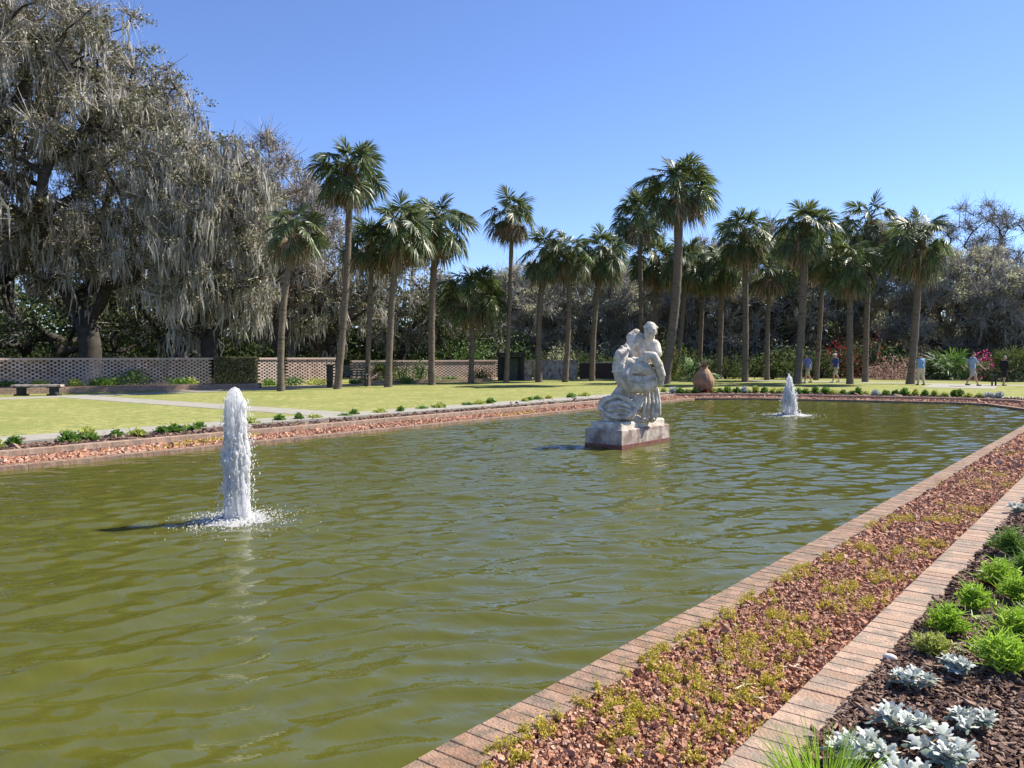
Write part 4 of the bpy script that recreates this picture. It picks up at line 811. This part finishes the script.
# ------------------------------------------------------------------ walking people
def person(loc, heading, h, stride, arm, shirt, pants, longp, hair, label, capc=None, lean=.03, sleeve=True):
    k = h / 1.78; t = thing('person', label, 'person', loc, heading)
    def J(x, y, z): return np.array([x, y, z]) * k
    lf, rf = stride, -stride
    hip = {s: J(0, s * .10, .93) for s in (1, -1)}; foot = {1: J(lf, .09, .09), -1: J(rf * .95, -.09, .13 if stride > .2 else .09)}
    knee = {s: (hip[s] + foot[s]) / 2 + J(.07 if s < 0 else .05, 0, 0.01) for s in (1, -1)}
    sh = {s: J(lean, s * .185, 1.44) for s in (1, -1)}; elb = {s: sh[s] + J((-arm if s > 0 else arm) * .55 - .01, s * .045, -.29) for s in (1, -1)}
    wr = {s: elb[s] + J((-arm if s > 0 else arm) * .5 + .10, -s * .01, -.235) for s in (1, -1)}
    mb = MB(); hd = J(lean + .045, 0, 1.66)
    ell(mb, hd, (.092 * k, .076 * k, .115 * k)); ell(mb, hd + J(.035, 0, -.05), (.06 * k, .055 * k, .065 * k)); cap(mb, hd + J(.09, 0, .015), hd + J(.108, 0, -.022), .012 * k, .016 * k)
    for s in (1, -1): ell(mb, hd + J(0, s * .078, -.01), (.02 * k, .012 * k, .032 * k)); ell(mb, hd + J(.082, s * .03, .012), (.012 * k, .014 * k, .008 * k))
    cap(mb, hd + J(.082, -.02, -.062), hd + J(.082, .02, -.062), .011 * k, .011 * k)
    cap(mb, J(lean * .8, 0, 1.44), J(lean + .02, 0, 1.58), .062 * k, .054 * k)
    ell(mb, J(lean * .6, 0, 1.30), (.115 * k, .17 * k, .2 * k)); ell(mb, J(.01, 0, 1.04), (.11 * k, .155 * k, .19 * k))
    for s in (1, -1):
        cap(mb, J(lean * .7, s * .06, 1.42), sh[s], .06 * k, .058 * k); cap(mb, sh[s], elb[s], .052 * k, .04 * k); cap(mb, elb[s], wr[s], .04 * k, .027 * k)
        d = (wr[s] - elb[s]); d /= np.linalg.norm(d); pm = wr[s] + d * .05 * k; ell(mb, pm, (.022 * k, .03 * k, .045 * k))
        for q in range(4):
            f0 = pm + J(-.018 + .013 * q, 0, -.03); f1 = f0 + d * (.035 + .004 * (1.5 - abs(q - 1.5))) * k + J(.006, 0, 0); cap(mb, f0, f1, .0095 * k, .009 * k, 8); cap(mb, f1, f1 + d * .026 * k + J(.012, 0, 0), .009 * k, .007 * k, 8)
        cap(mb, pm + J(.015, 0, .02), pm + J(.042, 0, -.015), .011 * k, .009 * k, 8)
        cap(mb, hip[s], knee[s], .088 * k, .055 * k); cap(mb, knee[s], (knee[s] * .6 + foot[s] * .4) + J(-.02, 0, 0), .054 * k, .056 * k); cap(mb, (knee[s] * .6 + foot[s] * .4) + J(-.02, 0, 0), foot[s], .054 * k, .036 * k)
        cap(mb, foot[s] + J(-.02, 0, -.045), foot[s] + J(.15, 0, -.055), .036 * k, .03 * k)
    fuse(mb, 'body', M['skin'], t, .0125, 2)
    mb = MB(); ell(mb, J(lean * .6, 0, 1.29), (.14 * k, .195 * k, .215 * k)); ell(mb, J(.01, 0, 1.06), (.14 * k, .18 * k, .2 * k)); cap(mb, J(0, -.08, .96), J(0, .08, .96), .125 * k, .125 * k)
    for s in (1, -1):
        cap(mb, J(lean * .6, s * .05, 1.40), sh[s], .085 * k, .075 * k); e = elb[s] if sleeve == 'long' else sh[s] + (elb[s] - sh[s]) * .75; cap(mb, sh[s], e, .073 * k, .066 * k)
        if sleeve == 'long': cap(mb, elb[s], elb[s] + (wr[s] - elb[s]) * .9, .058 * k, .044 * k)
    fuse(mb, 'shirt', shirt, t, .018, 2)
    mb = MB(); cap(mb, J(0, -.07, .90), J(0, .07, .90), .132 * k, .132 * k)
    for s in (1, -1):
        cap(mb, hip[s], knee[s] + (knee[s] - hip[s]) * (-.08), .115 * k, .088 * k)
        if longp: cap(mb, knee[s], foot[s] + J(0, 0, .03), .085 * k, .062 * k)
    fuse(mb, 'trousers' if longp else 'shorts', pants, t, .018, 2)
    for s in (1, -1):
        mb = MB(); f = foot[s]; cap(mb, f + J(-.03, 0, -.045), f + J(.15, 0, -.055), .046 * k, .04 * k); fuse(mb, 'shoe', M['shoe' if capc is None else 'shoe2'], t, .012, 1)
    mb = MB(); ell(mb, hd + J(-.016, 0, .03), (.094 * k, .084 * k, .098 * k)); 
    if capc: ell(mb, hd + J(.10, 0, .05), (.07 * k, .07 * k, .014 * k))
    fuse(mb, 'cap' if capc else 'hair', capc or hair, t, .014, 1)
    return t
M['shoe'] = flat('dark_shoe', (.12, .1, .09)); M['shoe2'] = flat('white_shoe', (.6, .6, .58)); hairg = flat('grey_hair', (.35, .32, .29)); hairb = flat('brown_hair', (.07, .05, .04)); khaki = flat('khaki_cloth', (.46, .38, .27))
HL = YAW + math.pi      # heading: walking to the left across the view
person(at(808, 383.4), HL + .15, 1.74, .26, .22, flat('periwinkle_cloth', (.20, .24, .52)), khaki, False, hairb, 'man in a periwinkle blue shirt and khaki shorts walking left behind the far jet', lean=.06)
person(at(836, 382.8), HL + .05, 1.76, .24, .1, flat('navy_cloth', (.03, .06, .24)), khaki, False, hairg, 'man in a dark navy shirt, white cap and khaki shorts walking left', capc=flat('white_cap', (.75, .75, .75)), lean=.05)
person(at(921, 385.0), YAW + 1.75, 1.74, .13, .12, flat('denim_cloth', (.20, .32, .46)), flat('cream_trousers', (.52, .46, .34)), True, hairb, 'person in a pale denim blue shirt and cream trousers seen from behind', sleeve='long')
person(at(972, 386.0), YAW - .1, 1.82, .33, .38, flat('bluegrey_cloth', (.24, .32, .46)), flat('grey_cloth', (.34, .31, .31)), False, hairb, 'man in a grey blue shirt and grey shorts striding right beside the pink azalea', lean=.0)
person(at(1003.5, 385.6), YAW + .2, 1.62, .12, .1, flat('black_cloth', (.012, .012, .014)), flat('black_trousers', (.014, .014, .016)), False, hairg, 'person in black clothes standing by the dark fan palm clump at the right', sleeve='long')
for px_ in (992, 995.6):
    b = at(px_, 385.6); t = thing('garden_post', 'short dark post %s of the pair on the grass left of the person in black' % ('left' if px_ < 994 else 'right'), 'post', b); mb = MB(); tube(mb, [(0, 0, -.1), (0, 0, .55)], [.045, .04], 8); mb.build('shaft', M['dark'], t); mb = MB(); ell(mb, (0, 0, .58), (.1, .1, .06)); mb.build('cap', M['greenwood'], t, True)

# ------------------------------------------------------------------ bed plants
def leafblade(mb, p0, d, L, Wd, droop, rg, lobes=0, cup=.25):
    d = np.array(d, float); d /= np.linalg.norm(d); s = np.cross(d, [0, 0, 1.]); s /= np.linalg.norm(s) + 1e-6; s = s * math.cos(.4 * rg.normal()) + np.cross(s, d) * .35 * rg.normal(); n = 7; V = []
    for i in range(n):
        f = i / (n - 1); c = p0 + d * L * f + np.array([0, 0, -droop * L * f * f]); wd = Wd * math.sin(math.pi * min(1, .12 + f * .86)) ** .7 * .5
        if lobes: wd *= (1.25 if i % 2 else .62)
        up = np.cross(s, d) * -1 * cup * wd; V += [c - s * wd + up, c, c + s * wd + up]
    F = []
    for i in range(n - 1):
        for j in (0, 1): F.append([i * 3 + j, i * 3 + j + 1, i * 3 + j + 4, i * 3 + j + 3])
    mb.add(V, np.array(F))
def dusty(base, r, label, seed, group='silver leaved plants in the near bed'):
    r *= 1.25
    rg = np.random.default_rng(seed); t = thing('dusty_miller', label, 'plant', base, 0, group); inn = MB(); out = MB(); st = MB()
    for h in range(8):
        a0 = rg.uniform(0, 6.28); q = 0 if h == 0 else rg.uniform(.35, .6) * r; c = np.array([q * math.cos(a0), q * math.sin(a0), rg.uniform(.3, .55) * r]); tube(st, [(0, 0, -.02), c * .6, c], [.006, .005, .004], 5)
        for i in range(13):
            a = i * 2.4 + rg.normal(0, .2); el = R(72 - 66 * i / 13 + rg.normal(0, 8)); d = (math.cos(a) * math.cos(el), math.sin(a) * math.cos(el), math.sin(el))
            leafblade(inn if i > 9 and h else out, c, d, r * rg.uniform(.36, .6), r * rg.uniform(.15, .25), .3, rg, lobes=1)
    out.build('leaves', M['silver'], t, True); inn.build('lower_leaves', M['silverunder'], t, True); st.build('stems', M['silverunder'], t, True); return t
def feathery(base, h, r, label, seed, m_='bright', n=150, group='feathery green plants in the near bed', extra=None, w=.006):
    h *= 1.45; r *= 1.5
    rg = np.random.default_rng(seed); t = thing('feathery_plant', label, 'plant', base, 0, group); mb = MB(); P0 = []; P1 = []
    for i in range(n):
        a = rg.uniform(0, 6.28); el = R(rg.uniform(18, 88)); L = rg.uniform(.55, 1.) ; d = np.array([math.cos(a) * math.cos(el) * r * 1.25, math.sin(a) * math.cos(el) * r * 1.25, math.sin(el) * h]); tip = d * L
        mid = tip * .55 + [0, 0, .06 * h]; P0 += [d * .05, mid]; P1 += [mid, tip]
        for k in range(7):
            f = rg.uniform(.3, 1.); c = tip * f + np.array([0, 0, .06 * h * math.sin(f * 3)]); q = rg.normal(size=3) * .1 * (r + h) * .8; q[2] = abs(q[2]) * .9; P0.append(c); P1.append(c + q)
    V, F = strips(np.array(P0), np.array(P1), w * 1.5, w * .6, rg); mesh_np('foliage', V, F, M[m_], t)
    if extra:
        P0 = []; 
        for i in range(26): a = rg.uniform(2.6, 6.4); q = rg.uniform(.5, .95) * r; leafblade(mb, np.array([q * math.cos(a) * .6, q * math.sin(a) * .6, .015]), (math.cos(a), math.sin(a), rg.uniform(.4, 1.6)), .075, .022, .3, rg)
        mb.build('old_leaves', M[extra], t)
    return t
def bladetuft(base, h, r, label, seed, n=130, m_='bright'):
    rg = np.random.default_rng(seed); t = thing('grass_tuft', label, 'grass tuft', base); mb = MB()
    for i in range(n):
        a = rg.uniform(0, 6.28); q = r * .45 * math.sqrt(rg.random()); el = R(rg.uniform(50, 88)); d = np.array([math.cos(a) * math.cos(el), math.sin(a) * math.cos(el), math.sin(el)]); L = h * rg.uniform(.55, 1.1); p = np.array([q * math.cos(a), q * math.sin(a), -.01]); s = np.cross(d, rg.normal(size=3)); s /= np.linalg.norm(s); w_ = .0035; V = []
        for f in (0, .35, .7, 1): c = p + d * L * f + np.array([math.cos(a), math.sin(a), -.4]) * .18 * L * f * f; V += [c - s * w_ * (1 - f * .9), c + s * w_ * (1 - f * .9)]
        mb.add(V, np.array([[0, 1, 3, 2], [2, 3, 5, 4], [4, 5, 7, 6]]))
    mb.build('blades', M[m_], t); return t
def rosette(base, r, label, seed, m_='pale', n=4):
    rg = np.random.default_rng(seed); t = thing('sedum_plant', label, 'plant', base); mb = MB(); b2 = MB()
    for h in range(n):
        c = np.array([rg.normal(0, r * .45), rg.normal(0, r * .45), .02]); tube(b2, [c - [0, 0, .03], c + [0, 0, .01]], [.006, .004], 5)
        for i in range(14): a = i * 2.4; el = R(75 - 65 * i / 14); leafblade(mb, c, (math.cos(a) * math.cos(el), math.sin(a) * math.cos(el), math.sin(el)), r * .5, r * .24, .1, rg)
    mb.build('leaves', M[m_], t, True); b2.build('stems', M['midgreen'], t, True); return t
BZ = -.045
for i, (px, py, r, lab) in enumerate([(912, 690, .105, 'silver leaved plant touching the white pebble beside the brick row'), (962, 676, .11, 'silver leaved plant just below the lime green tufts'), (905, 733, .125, 'silver leaved plant with the tallest centre, middle of the silver cluster'),
  (972, 731, .10, 'small silver leaved plant on the right of the silver cluster'), (862, 768, .125, 'broad silver leaved plant beside the grass tuft at the brick row'), (944, 768, .135, 'largest silver leaved plant at the bottom right, dark gaps between leaves'),
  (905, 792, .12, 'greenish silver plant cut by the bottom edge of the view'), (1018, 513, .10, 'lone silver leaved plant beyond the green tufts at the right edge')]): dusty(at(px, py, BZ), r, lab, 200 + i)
for i, (px, py, h, r, m_, ex, lab) in enumerate([
  (947, 634, .13, .10, 'bright', None, 'bright green feathery plant nearest the brick row'), (932, 655, .09, .075, 'lime', None, 'yellow green small plant between the feathery plant and the silver plants'),
  (1003, 672, .15, .13, 'bright', None, 'wide bright green feathery plant right of the silver plants'), (1018, 640, .14, .12, 'bright', None, 'green feathery plant cut by the right edge above the wide one'),
  (973, 612, .13, .075, 'bright', None, 'upright green plant with sparse shoots behind the feathery plant'), (1000, 588, .15, .115, 'bright', 'rust', 'green tuft with rust coloured old leaves'), 
  (1012, 556, .16, .12, 'midgreen', None, 'dark based green tuft above the rust leaved one'), (1020, 603, .13, .1, 'bright', None, 'lime tinted green tuft at the right edge below the rust leaved one'), (1030, 575, .13, .1, 'midgreen', 'rust', 'half seen tuft with brown leaves at the right edge')]):
    feathery(at(px, py, BZ), h, r, lab, 300 + i, m_, 150, extra=ex)
bladetuft(at(824, 792, BZ), .24, .3, 'tall bright green grass tuft rising over the brick row at the bottom edge', 1, 340)
for i, (px, py, r, lab) in enumerate([(985, 622, .07, 'pale yellow sedum behind the feathery plant'), (999, 634, .06, 'small pale sedum left of the right edge tufts'), (962, 654, .05, 'pale green sedum just above the silver plants')]): rosette(at(px, py, BZ), r, lab, 400 + i)
# pebble, dead twigs and leaves
mb = MB(); ell(mb, (0, 0, .012), (.04, .026, .022), None, 10, 6); o = mb.build('pebble', M['pebble'], None, True); o.location = at(890, 660, BZ); tag(o, 'single white pebble beside the brick row next to a silver plant', 'pebble')
for i, (px, py, L, a, lab) in enumerate([(735, 689, .14, 1.1, 'bleached forked twig lying on the gravel between the brick rows'), (752, 697, .10, -.4, 'shorter bleached twig beside the forked one on the gravel'), (783, 667, .12, .2, 'pale stick lying on the gravel close to the outer brick row')]):
    mb = MB(); rg = np.random.default_rng(i); c, s = math.cos(a), math.sin(a); tube(mb, [(0, 0, 0), (c * L * .5, s * L * .5, .012), (c * L, s * L, .004)], [.005, .0045, .003], 6); tube(mb, [(c * L * .45, s * L * .45, .011), (c * L * .7 - s * .04, s * L * .7 + c * .04, .02)], [.0035, .0015], 5)
    o = mb.build('dead_twig', M['deadtwig'], None, True); o.location = at(px, py, -.165); tag(o, lab, 'twig')
mb = MB(); rg = np.random.default_rng(8); leafblade(mb, np.array([0, 0, .004]), (1, .5, .1), .07, .03, .1, rg); leafblade(mb, np.array([.03, .01, .004]), (.6, -.8, .3), .05, .02, .2, rg); o = mb.build('dead_leaf', M['dark'], None, True); o.location = at(962, 577, -.046); tag(o, 'dark curled dead leaf lying on the outer brick row', 'leaf')

# creeping weeds in the gravel
def weeds():
    rg = np.random.default_rng(9); C = []; P0 = []; P1 = []
    px_ = [(500, 752, .12), (520, 735, .1), (545, 722, .1), (530, 700, .08), (597, 668, .11), (575, 690, .1), (612, 700, .14), (640, 655, .09), (655, 648, .1), (680, 641, .08), (625, 740, .1), (640, 715, .12), (690, 760, .05), (660, 670, .1), (720, 618, .1), (750, 600, .12), (700, 700, .08),
           (735, 665, .16), (760, 645, .16), (745, 700, .12), (780, 620, .12), (800, 640, .1), (870, 605, .14), (850, 590, .14), (885, 580, .13), (905, 555, .17), (835, 560, .12), (865, 550, .14), (800, 570, .13), (780, 580, .1), (925, 545, .12), (940, 520, .2), (960, 510, .2), (830, 610, .08), (710, 730, .08),
           (980, 485, .25), (1000, 475, .25), (1010, 455, .3), (900, 520, .16), (870, 525, .16), (715, 640, .12), (770, 685, .1), (690, 680, .12), (755, 735, .06)]
    for (a, b, r) in px_:
        c = at(a, b, -.175); r *= 1.25; n = int(3600 * r * r / .012 * .5) + 40; n = min(n, 2600); q = rg.normal(0, .55, (n, 2)) * r; k = rg.random(n) < np.exp(-(q[:, 0] ** 2 + q[:, 1] ** 2) / (1.3 * r * r)); q = q[k]; n = len(q)
        cl = rg.normal(0, .66, (15, 2)) * r; q = cl[rg.integers(0, 15, n)] + q * .2
        C.append(np.stack([c[0] + q[:, 0], c[1] + q[:, 1], -.178 + np.abs(rg.normal(0, .02, n)) * (.8 + rg.random(n))], 1))
    C = np.concatenate(C)
    x, y = scatter_in(.25, 1.17, 260, -17, -14, 0, 31); kk = (np.sin(x * 3 + y * 1.1) + np.sin(y * .7 + 1)) > 1.15; x = x[kk]; y = y[kk]; far_ = np.stack([x, y, np.full(len(x), -.15)], 1)
    C2 = C[inside(offset(W, 1.2), C[:, 0], C[:, 1]) & ~inside(offset(W, .2), C[:, 0], C[:, 1])]
    V, F = leafquads(C2, rg.uniform(.006, .015, len(C2)), asp=.7, rg=rg); V2, F2 = leafquads(far_, rg.uniform(.04, .08, len(far_)), asp=.6, rg=rg)
    o = mesh_np('creeping_weeds', np.concatenate([V, V2]), np.concatenate([F, F2 + len(V)]), M['weed']); tag(o, 'yellow green creeping weeds growing in patches through the reddish gravel', 'weeds', kind='stuff')
weeds()

# rows of small plants in the beds across the water
def tuft(base, h, r, m_, seed, name='bed_plant', label='', group=None, n=120):
    rg = np.random.default_rng(seed); t = thing(name, label, 'plant', base, 0, group); P0 = []; P1 = []
    a = rg.uniform(0, 6.28, n); el = rg.uniform(.2, 1.45, n); d = np.stack([np.cos(a) * np.cos(el) * r, np.sin(a) * np.cos(el) * r, np.sin(el) * h], 1); L = rg.uniform(.6, 1.1, n)[:, None]
    V, F = strips(d * .08, d * L, .02, .05, rg); V2, F2 = leafquads(d * L * .9 + rg.normal(0, .03, d.shape), .055, asp=.5, rg=rg)
    mesh_np('leaves', np.concatenate([V, V2]), np.concatenate([F, F2 + len(V)]), M[m_], t)
    mb = MB(); tube(mb, [(0, 0, -.04), (0, 0, h * .3)], [.02, .01], 5); mb.build('stem', M['stalk'], t, True); return t
row = [17, 27, 57, 70, 99, 125, 132, 154, 165, 185, 193, 213, 251, 273, 298, 320, 342, 359, 380, 398, 417, 434, 450, 465, 481, 491, 506, 519, 531, 544, 554, 566, 578, 589]
rg = np.random.default_rng(21)
for i, px in enumerate(row):
    b = on_x(px, -16.25 - .012 * px / 5, -.05); k = 'midgreen' if i % 3 else 'lime'; h = rg.uniform(.10, .22); b = b + np.array([rg.normal(0, .12), rg.normal(0, .25), 0])
    tuft(b, h, rg.uniform(.14, .28), k, 500 + i, label='%s small %s plant from the left in the bed beside the poolside path' % (ORD[i], 'green' if i % 3 else 'lime green'), group='small plants in the bed along the left side of the pool')
# far end: follow the border at a fixed distance outside it
Pm = offset(W, 1.85); pts = []
for i in (7, 6, 5, 4, 3, 2, 1):
    a = np.array(Pm[i]); b = np.array(Pm[i - 1]); L = np.linalg.norm(b - a)
    if i == 1: break
    for s in np.arange(0, L, .36): pts.append(a + (b - a) * s / L)
pts = [p for p in pts if abs(p[0] + 15.6) > .0]
for i, p in enumerate(pts[:40]):
    k = rg.choice(['midgreen', 'lime', 'midgreen', 'silver', 'leafmid', 'rust'], p=[.3, .2, .2, .12, .12, .06]); nm = {'midgreen': 'green', 'lime': 'lime green', 'silver': 'silvery', 'leafmid': 'dark green', 'rust': 'rust brown'}[k]
    tuft((p[0], p[1] + rg.uniform(-.1, .25), -.05), rg.uniform(.16, .34), rg.uniform(.17, .3), k, 700 + i, label='%s small plant from the left along the far end of the pool, %s' % (ORD[i], nm), group='small plants in the bed at the far end of the pool')
